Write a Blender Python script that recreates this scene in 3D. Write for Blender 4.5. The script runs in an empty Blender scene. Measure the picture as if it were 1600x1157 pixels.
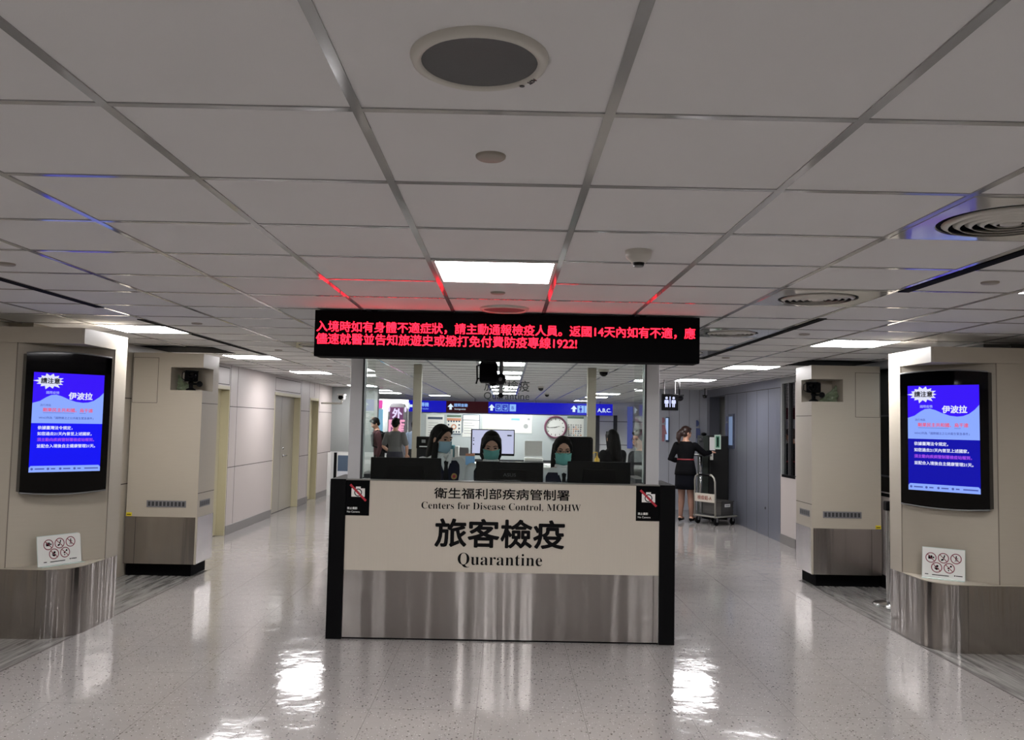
import bpy, bmesh, math, random
from mathutils import Vector, Matrix
random.seed(7)
S = bpy.context.scene
COL = S.collection

# ------------------------------------------------------------------ camera
HC, CEIL = 1.62, 2.359
F_PX, YAW, PITCH, ROLL = 1306.5, .00506, .06406, .02006
def cam_axes():
    cy, sy, cp, sp = math.cos(YAW), math.sin(YAW), math.cos(PITCH), math.sin(PITCH)
    f = Vector((sy*cp, cy*cp, sp)); r = Vector((cy, -sy, 0)); u = r.cross(f)
    c, s = math.cos(ROLL), math.sin(ROLL)
    return c*r + s*u, -s*r + c*u, f
cr, cu, cf = cam_axes()
cam = bpy.data.cameras.new('camera'); cam_o = bpy.data.objects.new('camera', cam); COL.objects.link(cam_o)
cam.sensor_width = 36; cam.lens = 36*F_PX/1600; cam.clip_start = .05; cam.clip_end = 200
M4 = Matrix((cr, cu, -cf)).transposed().to_4x4(); M4.translation = (0, 0, HC)
cam_o.matrix_world = M4
S.camera = cam_o
# ------------------------------------------------------------------ world and exposure
wd = bpy.data.worlds.new('world'); S.world = wd; wd.use_nodes = True
wd.node_tree.nodes['Background'].inputs[0].default_value = (.9, .93, 1, 1)
wd.node_tree.nodes['Background'].inputs[1].default_value = .10
S.view_settings.view_transform = 'Standard'; S.view_settings.look = 'None'
S.view_settings.gamma = 1; S.view_settings.use_curve_mapping = False
S.view_settings.exposure = 0.0
LAMP = 45.0          # strength of the lit ceiling panels
# (the light of this place is its ceiling panels, a few of them added, screens and lit signs, built below)

# ------------------------------------------------------------------ materials
def srgb(r, g, b):
    f = lambda c: (c/255/12.92) if c/255 <= .04045 else ((c/255+.055)/1.055)**2.4
    return (f(r), f(g), f(b), 1)
_m = {}
def mat(name, col, rough=.5, metal=0, noise=.0, nscale=40, bump=0, bscale=200, emit=None, es=0, spec=.5, aniso=0, coat=0, stretch=None, wavy=False):
    if name in _m: return _m[name]
    m = bpy.data.materials.new(name); m.use_nodes = True; nt = m.node_tree; b = nt.nodes['Principled BSDF']
    if len(col) == 3: col = (*col, 1)
    b.inputs['Base Color'].default_value = col
    b.inputs['Roughness'].default_value = rough; b.inputs['Metallic'].default_value = metal
    b.inputs['Specular IOR Level'].default_value = spec
    if coat: b.inputs['Coat Weight'].default_value = coat; b.inputs['Coat Roughness'].default_value = .05
    if aniso:
        b.inputs['Anisotropic'].default_value = aniso
        t = nt.nodes.new('ShaderNodeTangent'); t.direction_type = 'RADIAL'; t.axis = 'Z'
        nt.links.new(t.outputs[0], b.inputs['Tangent']); b.inputs['Anisotropic Rotation'].default_value = .25
    if noise or bump:
        tc = nt.nodes.new('ShaderNodeTexCoord'); vec = tc.outputs['Object']
        if stretch:
            mp = nt.nodes.new('ShaderNodeMapping'); mp.inputs['Scale'].default_value = stretch
            nt.links.new(vec, mp.inputs[0]); vec = mp.outputs[0]
    if noise:
        n = nt.nodes.new('ShaderNodeTexNoise'); n.inputs['Scale'].default_value = nscale; n.inputs['Detail'].default_value = 4
        nt.links.new(vec, n.inputs['Vector'])
        mx = nt.nodes.new('ShaderNodeMix'); mx.data_type = 'RGBA'
        mx.inputs[6].default_value = tuple(c*(1-noise) for c in col[:3])+(1,)
        mx.inputs[7].default_value = tuple(min(1, c*(1+noise)) for c in col[:3])+(1,)
        nt.links.new(n.outputs[0], mx.inputs[0]); nt.links.new(mx.outputs[2], b.inputs['Base Color'])
    if bump:
        n = nt.nodes.new('ShaderNodeTexNoise'); n.inputs['Scale'].default_value = bscale; n.inputs['Detail'].default_value = 3
        nt.links.new(vec, n.inputs['Vector'])
        bp = nt.nodes.new('ShaderNodeBump'); bp.inputs['Strength'].default_value = bump; bp.inputs['Distance'].default_value = .002
        nt.links.new(n.outputs[0], bp.inputs['Height']); nt.links.new(bp.outputs[0], b.inputs['Normal'])
    if wavy:      # sheet metal that is slightly wavy from side to side
        tw = nt.nodes.new('ShaderNodeTexCoord'); prev = None
        for sc, st, ds in wavy:
            mw = nt.nodes.new('ShaderNodeMapping'); mw.inputs['Scale'].default_value = (1, 1, .05); nt.links.new(tw.outputs['Object'], mw.inputs[0])
            nw = nt.nodes.new('ShaderNodeTexNoise'); nw.inputs['Scale'].default_value = sc; nw.inputs['Detail'].default_value = 1; nt.links.new(mw.outputs[0], nw.inputs[0])
            bw = nt.nodes.new('ShaderNodeBump'); bw.inputs['Strength'].default_value = st; bw.inputs['Distance'].default_value = ds; nt.links.new(nw.outputs[0], bw.inputs['Height'])
            if prev: nt.links.new(prev.outputs[0], bw.inputs['Normal'])
            prev = bw
        nt.links.new(prev.outputs[0], b.inputs['Normal'])
    if emit is not None:
        b.inputs['Emission Color'].default_value = (*emit[:3], 1); b.inputs['Emission Strength'].default_value = es
    _m[name] = m; return m
def glow(name, rgb255, s=1.0):
    c = srgb(*rgb255)
    return mat(name, (.004, .004, .004), .6, emit=c, es=s, spec=.05)

TILE = mat('ceiling tile', srgb(212, 211, 211), .75, noise=.03, nscale=3, bump=.15, bscale=260)
TEE = mat('ceiling tee', srgb(168, 168, 168), .10, metal=.3)
BLACK = mat('black paint', srgb(6, 6, 8), .4, spec=.1)
BLACKG = mat('black gloss', srgb(4, 4, 6), .04, spec=.22)
BLACKM = mat('black matte', srgb(8, 8, 10), .7, spec=.04)
CREAM = mat('cream panel', srgb(167, 159, 145), .42, noise=.03, nscale=6, stretch=(1, 1, 14))
CREAMD = mat('cream door', srgb(178, 171, 142), .4, noise=.03, nscale=8)
SEAM = mat('panel seam', srgb(64, 58, 54), .8)
WHITEP = mat('white wall panel', srgb(169, 161, 157), .4, noise=.02, nscale=4)
STEEL = mat('brushed steel', srgb(174, 169, 165), .22, metal=1, noise=.05, nscale=5, bump=.0, stretch=(30, 30, .4), aniso=.9, wavy=((5.5, .9, .012), (24, .6, .0014)))
STEELB = mat('brushed steel wrap', srgb(152, 147, 143), .17, metal=1, noise=.05, nscale=5, stretch=(30, 30, .4), aniso=.9, wavy=((5.5, .9, .012), (22, .9, .0045), (70, .5, .0009)))
STEELP = mat('polished steel', srgb(190, 190, 190), .15, metal=1)
ALU = mat('aluminium post', srgb(192, 192, 194), .38, metal=.3, noise=.05, nscale=30, stretch=(20, 20, 1))
ALUB = mat('warm rear post', srgb(150, 143, 130), .5, metal=.2)
GREYM = mat('grey metal wall panel', srgb(110, 113, 124), .3, metal=.4, noise=.05, nscale=4, stretch=(3, 3, .5))
GREYP = mat('grey painted panel', srgb(128, 131, 130), .5, noise=.04, nscale=4)
BASEB = mat('grey baseboard', srgb(110, 107, 104), .35, noise=.06, nscale=8)
COUNTER = mat('champagne brushed panel', srgb(188, 180, 167), .42, metal=.08, noise=.05, nscale=8, stretch=(40, 40, .6))
WHITE = mat('white plastic', srgb(225, 225, 222), .4)
OFFW = mat('offwhite plastic', srgb(196, 193, 185), .45)
PAPER = mat('paper', srgb(220, 220, 216), .7)
GREY = mat('grey plastic', srgb(110, 110, 112), .5)
DGREY = mat('dark grey', srgb(44, 45, 48), .5)
GRILLE = mat('grey speaker mesh', srgb(92, 92, 92), .7, bump=.6, bscale=700)
INK = mat('black ink', srgb(8, 8, 10), .6, spec=.1)
RED = mat('red ink', srgb(170, 25, 45), .5)
MAROONI = mat('prohibition ring', srgb(120, 22, 50), .5)
YELLOW = mat('yellow sticker', srgb(205, 185, 30), .5)
NAVY = mat('navy cloth', srgb(20, 22, 40), .85, spec=.1, bump=.3, bscale=400)
BLACKC = mat('black cloth', srgb(9, 9, 12), .85, spec=.1, bump=.3, bscale=400)
CHARC = mat('charcoal cloth', srgb(30, 31, 34), .85, spec=.1, bump=.3, bscale=400)
GREYC = mat('grey cloth', srgb(88, 88, 88), .9, bump=.3, bscale=400)
MAROON = mat('maroon cloth', srgb(62, 26, 32), .9, bump=.3, bscale=400)
WHITEC = mat('white cloth', srgb(215, 213, 210), .85, bump=.3, bscale=300)
HAIR = mat('black hair', srgb(6, 5, 5), .6, spec=.06, noise=.3, nscale=30, stretch=(6, 6, .6), bump=.4, bscale=60)
HAIRB = mat('dark brown hair', srgb(40, 25, 20), .4, spec=.3, noise=.3, nscale=30, bump=.4, bscale=60)
SKIN = mat('skin', srgb(182, 136, 112), .5, noise=.04, nscale=20)
SKINS = mat('stocking sheen', srgb(120, 88, 74), .5)
SKINL = mat('stockinged skin', srgb(150, 112, 95), .5)
EYE = mat('dark eye', srgb(20, 14, 12), .2)
LIP = mat('lip', srgb(150, 85, 80), .5)
MASKM = mat('surgical mask teal', srgb(96, 160, 150), .8)
MASKB = mat('surgical mask blue grey', srgb(140, 168, 180), .8)
GREENB = mat('pale green film', srgb(104, 116, 92), .35, noise=.6, nscale=26)
BLUEP = mat('blue print', srgb(70, 120, 190), .5)
TEAL = mat('teal binder', srgb(70, 130, 140), .5)
LAMPM = mat('lit diffuser', (.8, .8, .8), .5, emit=(1, .975, .985), es=LAMP)
FRAMEW = mat('lamp frame', srgb(205, 205, 203), .4)
DIFFUS = mat('glossy diffuser plate', srgb(186, 184, 180), .06, coat=.5)

def floor_material():
    m = bpy.data.materials.new('speckled vinyl floor'); m.use_nodes = True; nt = m.node_tree; N = nt.nodes.new; L = nt.links.new
    b = nt.nodes['Principled BSDF']; tc = N('ShaderNodeTexCoord')
    n = N('ShaderNodeTexNoise'); n.inputs['Scale'].default_value = 1.3; n.inputs['Detail'].default_value = 5; L(tc.outputs['Object'], n.inputs[0])
    mx = N('ShaderNodeMix'); mx.data_type = 'RGBA'; mx.inputs[6].default_value = srgb(138, 134, 132); mx.inputs[7].default_value = srgb(154, 150, 147); L(n.outputs[0], mx.inputs[0])
    last = mx.outputs[2]
    for sc, th, col, seed in ((46, .26, (58, 54, 52), 0), (27, .13, (78, 70, 66), 5), (70, .22, (200, 198, 196), 9)):
        v = N('ShaderNodeTexVoronoi'); v.inputs['Scale'].default_value = sc; v.inputs['Randomness'].default_value = 1
        mp = N('ShaderNodeMapping'); mp.inputs['Location'].default_value = (seed, seed*2, 0); L(tc.outputs['Object'], mp.inputs[0])
        nz = N('ShaderNodeTexNoise'); nz.inputs['Scale'].default_value = sc*1.5; L(mp.outputs[0], nz.inputs[0])
        L(mp.outputs[0], v.inputs['Vector'])
        ad = N('ShaderNodeMath'); ad.operation = 'MULTIPLY_ADD'; ad.inputs[1].default_value = .35; L(nz.outputs[0], ad.inputs[0]); L(v.outputs['Distance'], ad.inputs[2])
        lt = N('ShaderNodeMath'); lt.operation = 'LESS_THAN'; lt.inputs[1].default_value = th+.13; L(ad.outputs[0], lt.inputs[0])
        # only some cells carry a chip
        sp = N('ShaderNodeSeparateColor'); L(v.outputs['Color'], sp.inputs[0])
        g = N('ShaderNodeMath'); g.operation = 'GREATER_THAN'; g.inputs[1].default_value = .55; L(sp.outputs[0], g.inputs[0])
        mu = N('ShaderNodeMath'); mu.operation = 'MULTIPLY'; L(lt.outputs[0], mu.inputs[0]); L(g.outputs[0], mu.inputs[1])
        k = N('ShaderNodeMix'); k.data_type = 'RGBA'; L(mu.outputs[0], k.inputs[0]); L(last, k.inputs[6]); k.inputs[7].default_value = srgb(*col); last = k.outputs[2]
    # tile seams every 0.6 m
    sx = N('ShaderNodeSeparateXYZ'); L(tc.outputs['Object'], sx.inputs[0])
    tot = None
    for ax, off in ((0, .14), (1, .17)):
        a = N('ShaderNodeMath'); a.operation = 'ADD'; a.inputs[1].default_value = off+60; L(sx.outputs[ax], a.inputs[0])
        d = N('ShaderNodeMath'); d.operation = 'MODULO'; d.inputs[1].default_value = .6; L(a.outputs[0], d.inputs[0])
        lt = N('ShaderNodeMath'); lt.operation = 'LESS_THAN'; lt.inputs[1].default_value = .004; L(d.outputs[0], lt.inputs[0])
        if tot is None: tot = lt
        else:
            mm = N('ShaderNodeMath'); mm.operation = 'MAXIMUM'; L(tot.outputs[0], mm.inputs[0]); L(lt.outputs[0], mm.inputs[1]); tot = mm
    mu = N('ShaderNodeMath'); mu.operation = 'MULTIPLY'; mu.inputs[1].default_value = .45; L(tot.outputs[0], mu.inputs[0])
    k = N('ShaderNodeMix'); k.data_type = 'RGBA'; L(mu.outputs[0], k.inputs[0]); L(last, k.inputs[6]); k.inputs[7].default_value = srgb(80, 76, 72)
    L(k.outputs[2], b.inputs['Base Color'])
    # waxed, slightly wavy gloss
    n2 = N('ShaderNodeTexNoise'); n2.inputs['Scale'].default_value = 5.5; n2.inputs['Detail'].default_value = 3; L(tc.outputs['Object'], n2.inputs[0])
    n3 = N('ShaderNodeTexNoise'); n3.inputs['Scale'].default_value = 40; L(tc.outputs['Object'], n3.inputs[0])
    mr = N('ShaderNodeMapRange'); mr.inputs[3].default_value = .05; mr.inputs[4].default_value = .14; L(n2.outputs[0], mr.inputs[0]); L(mr.outputs[0], b.inputs['Roughness'])
    bp = N('ShaderNodeBump'); bp.inputs['Strength'].default_value = .45; bp.inputs['Distance'].default_value = .007; L(n2.outputs[0], bp.inputs['Height'])
    bp2 = N('ShaderNodeBump'); bp2.inputs['Strength'].default_value = .05; bp2.inputs['Distance'].default_value = .002; L(n3.outputs[0], bp2.inputs['Height']); L(bp.outputs[0], bp2.inputs['Normal'])
    L(bp2.outputs[0], b.inputs['Normal'])
    b.inputs['Specular IOR Level'].default_value = .75
    return m
FLOOR = floor_material()
def strip_material():
    m = bpy.data.materials.new('grey marbled vinyl strip'); m.use_nodes = True; nt = m.node_tree; N = nt.nodes.new; L = nt.links.new
    b = nt.nodes['Principled BSDF']; tc = N('ShaderNodeTexCoord')
    mp = N('ShaderNodeMapping'); mp.inputs['Scale'].default_value = (14, 1.1, 1); L(tc.outputs['Object'], mp.inputs[0])
    n = N('ShaderNodeTexNoise'); n.inputs['Scale'].default_value = 1.6; n.inputs['Detail'].default_value = 6; n.inputs['Roughness'].default_value = .65; n.inputs['Distortion'].default_value = .5; L(mp.outputs[0], n.inputs[0])
    cr_ = N('ShaderNodeValToRGB'); e = cr_.color_ramp.elements
    e[0].position = .3; e[0].color = srgb(84, 83, 82); e[1].position = .72; e[1].color = srgb(166, 164, 160)
    L(n.outputs[0], cr_.inputs[0]); L(cr_.outputs[0], b.inputs['Base Color'])
    b.inputs['Roughness'].default_value = .16; b.inputs['Specular IOR Level'].default_value = .6
    return m
STRIP = strip_material()
def glass_material(name, tint, refl):
    m = bpy.data.materials.new(name); m.use_nodes = True; nt = m.node_tree; N = nt.nodes.new; L = nt.links.new
    nt.nodes.remove(nt.nodes['Principled BSDF']); out = nt.nodes['Material Output']
    t = N('ShaderNodeBsdfTransparent'); t.inputs[0].default_value = tint
    g = N('ShaderNodeBsdfGlossy'); g.inputs['Roughness'].default_value = .0; g.inputs[0].default_value = (1, 1, 1, 1)
    fr = N('ShaderNodeFresnel'); fr.inputs[0].default_value = 1.45
    mu = N('ShaderNodeMath'); mu.operation = 'MULTIPLY'; mu.inputs[1].default_value = refl; mu.use_clamp = True; L(fr.outputs[0], mu.inputs[0])
    mx = N('ShaderNodeMixShader'); L(mu.outputs[0], mx.inputs[0]); L(t.outputs[0], mx.inputs[1]); L(g.outputs[0], mx.inputs[2]); L(mx.outputs[0], out.inputs[0])
    return m
GLASS = glass_material('clear booth glass', (.93, .965, .95, 1), .9)
GLASSS = glass_material('side glass', (.95, .97, .96, 1), .22)
GLASSD = glass_material('dark window glass', (.42, .47, .5, 1), 1.3)
GLASSE = mat('glass edge', srgb(190, 205, 200), .2)

# ------------------------------------------------------------------ geometry helpers
class MB:
    def __init__(s): s.bm = bmesh.new(); s.mats = []
    def mi(s, m):
        if m not in s.mats: s.mats.append(m)
        return s.mats.index(m)
    def _set(s, faces, m):
        i = s.mi(m)
        for f in faces: f.material_index = i
    def face(s, pts, m):
        f = s.bm.faces.new([s.bm.verts.new(p) for p in pts]); s._set([f], m); return s
    def box(s, x0, y0, z0, x1, y1, z1, m, bev=0, seg=1):
        x0, x1 = min(x0, x1), max(x0, x1); y0, y1 = min(y0, y1), max(y0, y1); z0, z1 = min(z0, z1), max(z0, z1)
        v = [s.bm.verts.new(p) for p in ((x0,y0,z0),(x1,y0,z0),(x1,y1,z0),(x0,y1,z0),(x0,y0,z1),(x1,y0,z1),(x1,y1,z1),(x0,y1,z1))]
        fs = [s.bm.faces.new([v[i] for i in q]) for q in ((3,2,1,0),(4,5,6,7),(0,1,5,4),(1,2,6,5),(2,3,7,6),(3,0,4,7))]
        s._set(fs, m)
        if bev:
            es = list({e for f in fs for e in f.edges})
            r = bmesh.ops.bevel(s.bm, geom=es, offset=bev, segments=seg, affect='EDGES', profile=.5)
            s._set(r['faces'], m)
        return s
    def prism(s, poly, a, b, m, axis='z', bev=0):
        """poly: 2-D points; extruded from a to b along axis (z: xy, y: xz, x: yz)"""
        def P(p, t):
            return (p[0], p[1], t) if axis == 'z' else (p[0], t, p[1]) if axis == 'y' else (t, p[0], p[1])
        lo = [s.bm.verts.new(P(p, a)) for p in poly]; hi = [s.bm.verts.new(P(p, b)) for p in poly]
        n = len(poly); fs = [s.bm.faces.new(lo[::-1]), s.bm.faces.new(hi)]
        for i in range(n): fs.append(s.bm.faces.new((lo[i], lo[(i+1) % n], hi[(i+1) % n], hi[i])))
        bmesh.ops.recalc_face_normals(s.bm, faces=fs); s._set(fs, m)
        return s
    def rings(s, R, m, cap=True, closed=False):
        vs = [[s.bm.verts.new(p) for p in r] for r in R]; n = len(R[0]); fs = []
        for a, b in zip(vs, vs[1:]):
            for i in range(n): fs.append(s.bm.faces.new((a[i], a[(i+1) % n], b[(i+1) % n], b[i])))
        if closed:
            a, b = vs[-1], vs[0]
            for i in range(n): fs.append(s.bm.faces.new((a[i], a[(i+1) % n], b[(i+1) % n], b[i])))
        elif cap:
            fs.append(s.bm.faces.new(vs[0][::-1])); fs.append(s.bm.faces.new(vs[-1]))
        bmesh.ops.recalc_face_normals(s.bm, faces=fs); s._set(fs, m); return s
    def tube(s, pts, r, m, seg=10, closed=False):
        pts = [Vector(p) for p in pts]; n = len(pts); rr = r if isinstance(r, (list, tuple)) else [r]*n
        R = []; up = None
        for i, p in enumerate(pts):
            if closed: d = pts[(i+1) % n] - pts[i-1]
            else: d = pts[min(i+1, n-1)] - pts[max(i-1, 0)]
            d.normalize()
            if up is None:
                up = Vector((0, 0, 1)) if abs(d.z) < .9 else Vector((1, 0, 0))
            u = (up - d*up.dot(d))
            if u.length < 1e-4: u = d.orthogonal()
            u.normalize(); up = u; w = d.cross(u)
            R.append([p + (u*math.cos(2*math.pi*k/seg) + w*math.sin(2*math.pi*k/seg))*rr[i] for k in range(seg)])
        return s.rings(R, m, closed=closed)
    def limb(s, pts, rr, m, seg=12):
        """tapered limb with rounded ends"""
        s.tube(pts, rr, m, seg)
        s.ell(pts[0], (rr[0],)*3, m, 10, 6); s.ell(pts[-1], (rr[-1],)*3, m, 10, 6); return s
    def lathe(s, prof, c, m, seg=32, axis='z', closed=False):
        R = []
        for r, z in prof:
            r = max(r, 1e-4); ring = []
            for k in range(seg):
                a = 2*math.pi*k/seg; x, y = r*math.cos(a), r*math.sin(a)
                q = (x, y, z) if axis == 'z' else (x, z, y) if axis == 'y' else (z, x, y)
                ring.append((c[0]+q[0], c[1]+q[1], c[2]+q[2]))
            R.append(ring)
        return s.rings(R, m, closed=closed)
    def ell(s, c, r, m, nu=16, nv=10, rot=None):
        R = []; c = Vector(c)
        for j in range(nv+1):
            t = math.pi*(j/nv); t = min(max(t, .02), math.pi-.02)
            ring = []
            for k in range(nu):
                a = 2*math.pi*k/nu
                q = Vector((r[0]*math.sin(t)*math.cos(a), r[1]*math.sin(t)*math.sin(a), -r[2]*math.cos(t)))
                if rot is not None: q = rot @ q
                ring.append(c+q)
            R.append(ring)
        return s.rings(R, m)
    def disc(s, c, r, m, seg=24, axis='y', t=.001):
        return s.lathe([(r, 0), (r, t)], c, m, seg, axis)
    def add_mesh(s, me, mtx, m):
        b = bmesh.new(); b.from_mesh(me); b.transform(mtx)
        i = s.mi(m); vm = {}
        for v in b.verts: vm[v] = s.bm.verts.new(v.co)
        for f in b.faces:
            try: g = s.bm.faces.new([vm[v] for v in f.verts]); g.material_index = i
            except ValueError: pass
        b.free(); return s
    def text(s, body, c, h=None, w=None, m=INK, R=(1, 0, 0), U=(0, 0, 1), ext=.0006, bold=0, align='C', sx=1.0, off=0):
        """flat lettering centred (or left-aligned) on c, along R with up U; h = height of the inked box or w = its width"""
        me = text_mesh(body, ext, off)
        xs = [v.co.x for v in me.vertices]; ys = [v.co.y for v in me.vertices]
        if not xs: return s
        x0, x1, y0, y1 = min(xs), max(xs), min(ys), max(ys)
        k = (h/(y1-y0)) if h else (w/(x1-x0))/sx
        R_, U_ = Vector(R).normalized(), Vector(U).normalized(); Nn = R_.cross(U_)
        c = Vector(c)
        ox = (x0+x1)/2 if align == 'C' else x0
        A = Matrix((R_, U_, Nn)).transposed()
        sh = [(0, 0)] if not bold else [(bold*math.cos(a), bold*math.sin(a)) for a in [i*math.pi/4 for i in range(8)]]
        for i, (dx, dy) in enumerate(sh):
            mt = Matrix.Translation(c + R_*(dx*k) + U_*(dy*k) + Nn*(.00002*i)) @ A.to_4x4() @ Matrix.Diagonal((k*sx, k, 1, 1)) @ Matrix.Translation((-ox, -(y0+y1)/2, 0))
            s.add_mesh(me, mt, m)
        return s
    def mesh(s, name, smooth=False):
        me = bpy.data.meshes.new(name); s.bm.to_mesh(me); s.bm.free()
        for m in s.mats: me.materials.append(m)
        if smooth:
            for p in me.polygons: p.use_smooth = True
        return me
    def build(s, name, parent=None, smooth=False, loc=None, rz=0, world=False, angle=None):
        me = s.mesh(name, smooth)
        o = bpy.data.objects.new(name, me); COL.objects.link(o)
        if parent is not None:
            o.parent = parent
            if world:
                root = parent if parent.parent is None else parent.parent
                me.transform(Matrix.LocRotScale(root.location, root.rotation_euler, (1, 1, 1)).inverted())
        else:
            if loc is None:
                xs = [v.co for v in me.vertices]
                lo = [min(v[i] for v in xs) for i in range(3)]; hi = [max(v[i] for v in xs) for i in range(3)]
                loc = ((lo[0]+hi[0])/2, (lo[1]+hi[1])/2, lo[2])
                me.transform(Matrix.Translation([-q for q in loc]))
            o.location = loc; o.rotation_euler = (0, 0, rz)
        if angle:
            try: me.set_sharp_from_angle(angle=math.radians(angle))
            except Exception: pass
        return o
_tx = {}
def text_mesh(body, ext, off=0):
    key = (body, ext, off)
    if key not in _tx:
        c = bpy.data.curves.new('lettering', 'FONT'); c.body = body; c.size = 1; c.extrude = ext; c.offset = off; c.resolution_u = 3
        o = bpy.data.objects.new('lettering', c); COL.objects.link(o); bpy.context.view_layer.update()
        me = bpy.data.meshes.new_from_object(o.evaluated_get(bpy.context.evaluated_depsgraph_get()))
        bpy.data.objects.remove(o); bpy.data.curves.remove(c); _tx[key] = me
    return _tx[key]
def serif(t):
    return ''.join(chr(0x1d41a+ord(c)-97) if c.islower() else chr(0x1d400+ord(c)-65) if c.isupper() else c for c in t)
def tag(o, label, cat, group=None):
    o['label'] = label; o['category'] = cat
    if group: o['group'] = group
    return o
def thing(name, label, cat, loc=(0, 0, 0), rz=0, group=None):
    o = bpy.data.objects.new(name, None); o.empty_display_size = .1; COL.objects.link(o)
    o.location = loc; o.rotation_euler = (0, 0, rz); return tag(o, label, cat, group)
def struct(o): o['kind'] = 'structure'; return o
def dup(root, loc, rz=None, label=None):
    r = root.copy(); COL.objects.link(r); r.location = loc
    if rz is not None: r.rotation_euler = (0, 0, rz)
    if label: r['label'] = label
    for ch in list(root.children):
        c = ch.copy(); COL.objects.link(c); c.parent = r
        for g in list(ch.children):
            d = g.copy(); COL.objects.link(d); d.parent = c
    return r
def remesh(mb, name, vox, parent, smooth_it=3, m=None):
    """one continuous surface grown from overlapping solids"""
    o = mb.build('tmp', None, loc=(0, 0, 0))
    md = o.modifiers.new('r', 'REMESH'); md.mode = 'VOXEL'; md.voxel_size = vox
    sm = o.modifiers.new('s', 'SMOOTH'); sm.iterations = smooth_it; sm.factor = .5
    bpy.context.view_layer.update()
    me = bpy.data.meshes.new_from_object(o.evaluated_get(bpy.context.evaluated_depsgraph_get()))
    old = o.data; bpy.data.objects.remove(o); bpy.data.meshes.remove(old)
    me.materials.clear(); me.materials.append(m); me.name = name
    for p in me.polygons: p.use_smooth = True; p.material_index = 0
    ob = bpy.data.objects.new(name, me); COL.objects.link(ob); ob.parent = parent
    return ob
# ------------------------------------------------------------------ floor, ceiling, walls
gx = lambda k: -.9704 + .6*k
gy = lambda k: 1.9442 + .6*k
mb = MB(); mb.box(-9, -8, -.05, 9, 30, 0, FLOOR); struct(mb.build('floor'))
o = MB()
o.box(-4.6, -8, 0, -3.15, 9.02, .0012, STRIP); o.box(-3.155, -8, 0, -3.145, 9.02, .0016, SEAM)
struct(o.build('trim_1'))
o = MB()
o.box(3.17, -8, 0, 4.6, 9.1, .0012, STRIP); o.box(3.165, -8, 0, 3.175, 9.1, .0016, SEAM)
struct(o.build('trim_2'))
mb = MB(); mb.box(-9, -8, CEIL, 9, 30, CEIL+.06, TILE); struct(mb.build('ceiling'))
o = MB()
for k in range(-14, 17):
    x = gx(k); o.box(x-.0125, -8, CEIL-.004, x+.0125, 30, CEIL+.001, TEE)
for k in range(-16, 47):
    y = gy(k); o.box(-9, y-.011, CEIL-.0035, 9, y+.011, CEIL+.001, TEE)
struct(o.build('trim_3'))
# flat black sheets just under the ceiling over the rear pillars
o = MB(); o.box(-3.86, 8.75, CEIL-.006, -3.1, 9.5, CEIL-.002, BLACKM); struct(o.build('trim_4'))
o = MB(); o.box(3.2, 8.85, CEIL-.006, 3.94, 9.6, CEIL-.002, BLACKM); struct(o.build('trim_5'))

XL, XR = -3.87, 3.95
def seams_x(o, x, s, ys, zs, y0, y1, z0=0, z1=CEIL):
    """thin dark joints on a wall whose face is at x; s=+1 face looks to +x"""
    for y in ys: o.box(x, y-.004, z0, x+s*.0012, y+.004, z1, SEAM)
    for z in zs: o.box(x, y0, z-.005, x+s*.0014, y1, z+.005, SEAM)
w = MB()
w.box(XL-.2, 6.8, 0, XL, 11.0, CEIL, CREAM); seams_x(w, XL, 1, [8.1], [1.80, .93], 6.9, 8.7)
w.box(XL-.2, 11.0, 2.04, XL, 11.69, CEIL, WHITEP); seams_x(w, XL, 1, [11.03, 11.66], [2.08, 2.31], 11.03, 11.66, 2.08, 2.31)
w.box(XL-.2, 11.69, 0, XL, 13.95, CEIL, WHITEP); seams_x(w, XL, 1, [12.02], [1.78, .93], 11.72, 13.95)
seams_x(w, XL, 1, [11.71], [], 0, 0)
w.box(XL-.2, 13.95, 2.05, XL, 15.7, CEIL, WHITEP); seams_x(w, XL, 1, [13.98, 15.67], [2.1, 2.31], 13.98, 15.67, 2.1, 2.31)
w.box(XL-.2, 15.7, 0, XL, 16.45, CEIL, WHITEP); seams_x(w, XL, 1, [15.74, 16.38], [1.78, .93], 15.74, 16.45)
w.box(XL-.2, 16.45, 2.03, XL, 17.2, CEIL, WHITEP); seams_x(w, XL, 1, [16.8], [], 0, 0, 2.08, CEIL)
w.box(XL-.2, 17.2, 0, XL, 18.5, CEIL, WHITEP); seams_x(w, XL, 1, [17.24], [1.78, .93], 17.24, 18.5)
struct(w.build('wall_left'))
b = MB()
for y0, y1 in ((11.69, 13.95), (15.7, 16.45), (17.2, 18.5)): b.box(XL, y0, 0, XL+.012, y1, .125, BASEB, .003)
struct(b.build('baseboard_left'))
def door(n, y0, y1, z1, m, double=False, hand=None):
    d = MB(); xd = XL-.11
    d.box(xd-.04, y0+.03, .008, xd, y1-.03, z1-.03, m, .003)
    if double: d.box(xd, (y0+y1)/2-.003, .01, xd+.001, (y0+y1)/2+.003, z1-.03, SEAM)
    o = struct(d.build(f'door_{n}'))
    f = MB()
    for a, b_ in ((y0, y0+.03), (y1-.03, y1)): f.box(XL-.19, a, 0, XL+.006, b_, z1, CREAMD, .003)
    f.box(XL-.19, y0, z1-.03, XL+.006, y1, z1+.02, CREAMD, .003)
    f.build('door_frame', o, world=True)
    if hand:
        h = MB(); h.lathe([(.028, 0), (.028, .01), (.01, .012), (.01, .05)], (xd, hand, .97), STEELP, 16, 'x')
        h.tube([(xd+.05, hand, .97), (xd+.05, hand+.11, .97)], .01, STEELP)
        h.lathe([(.022, 0), (.022, .012)], (xd, hand, 1.1), STEELP, 16, 'x')
        h.build('door_handle', o, world=True, smooth=True)
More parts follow.
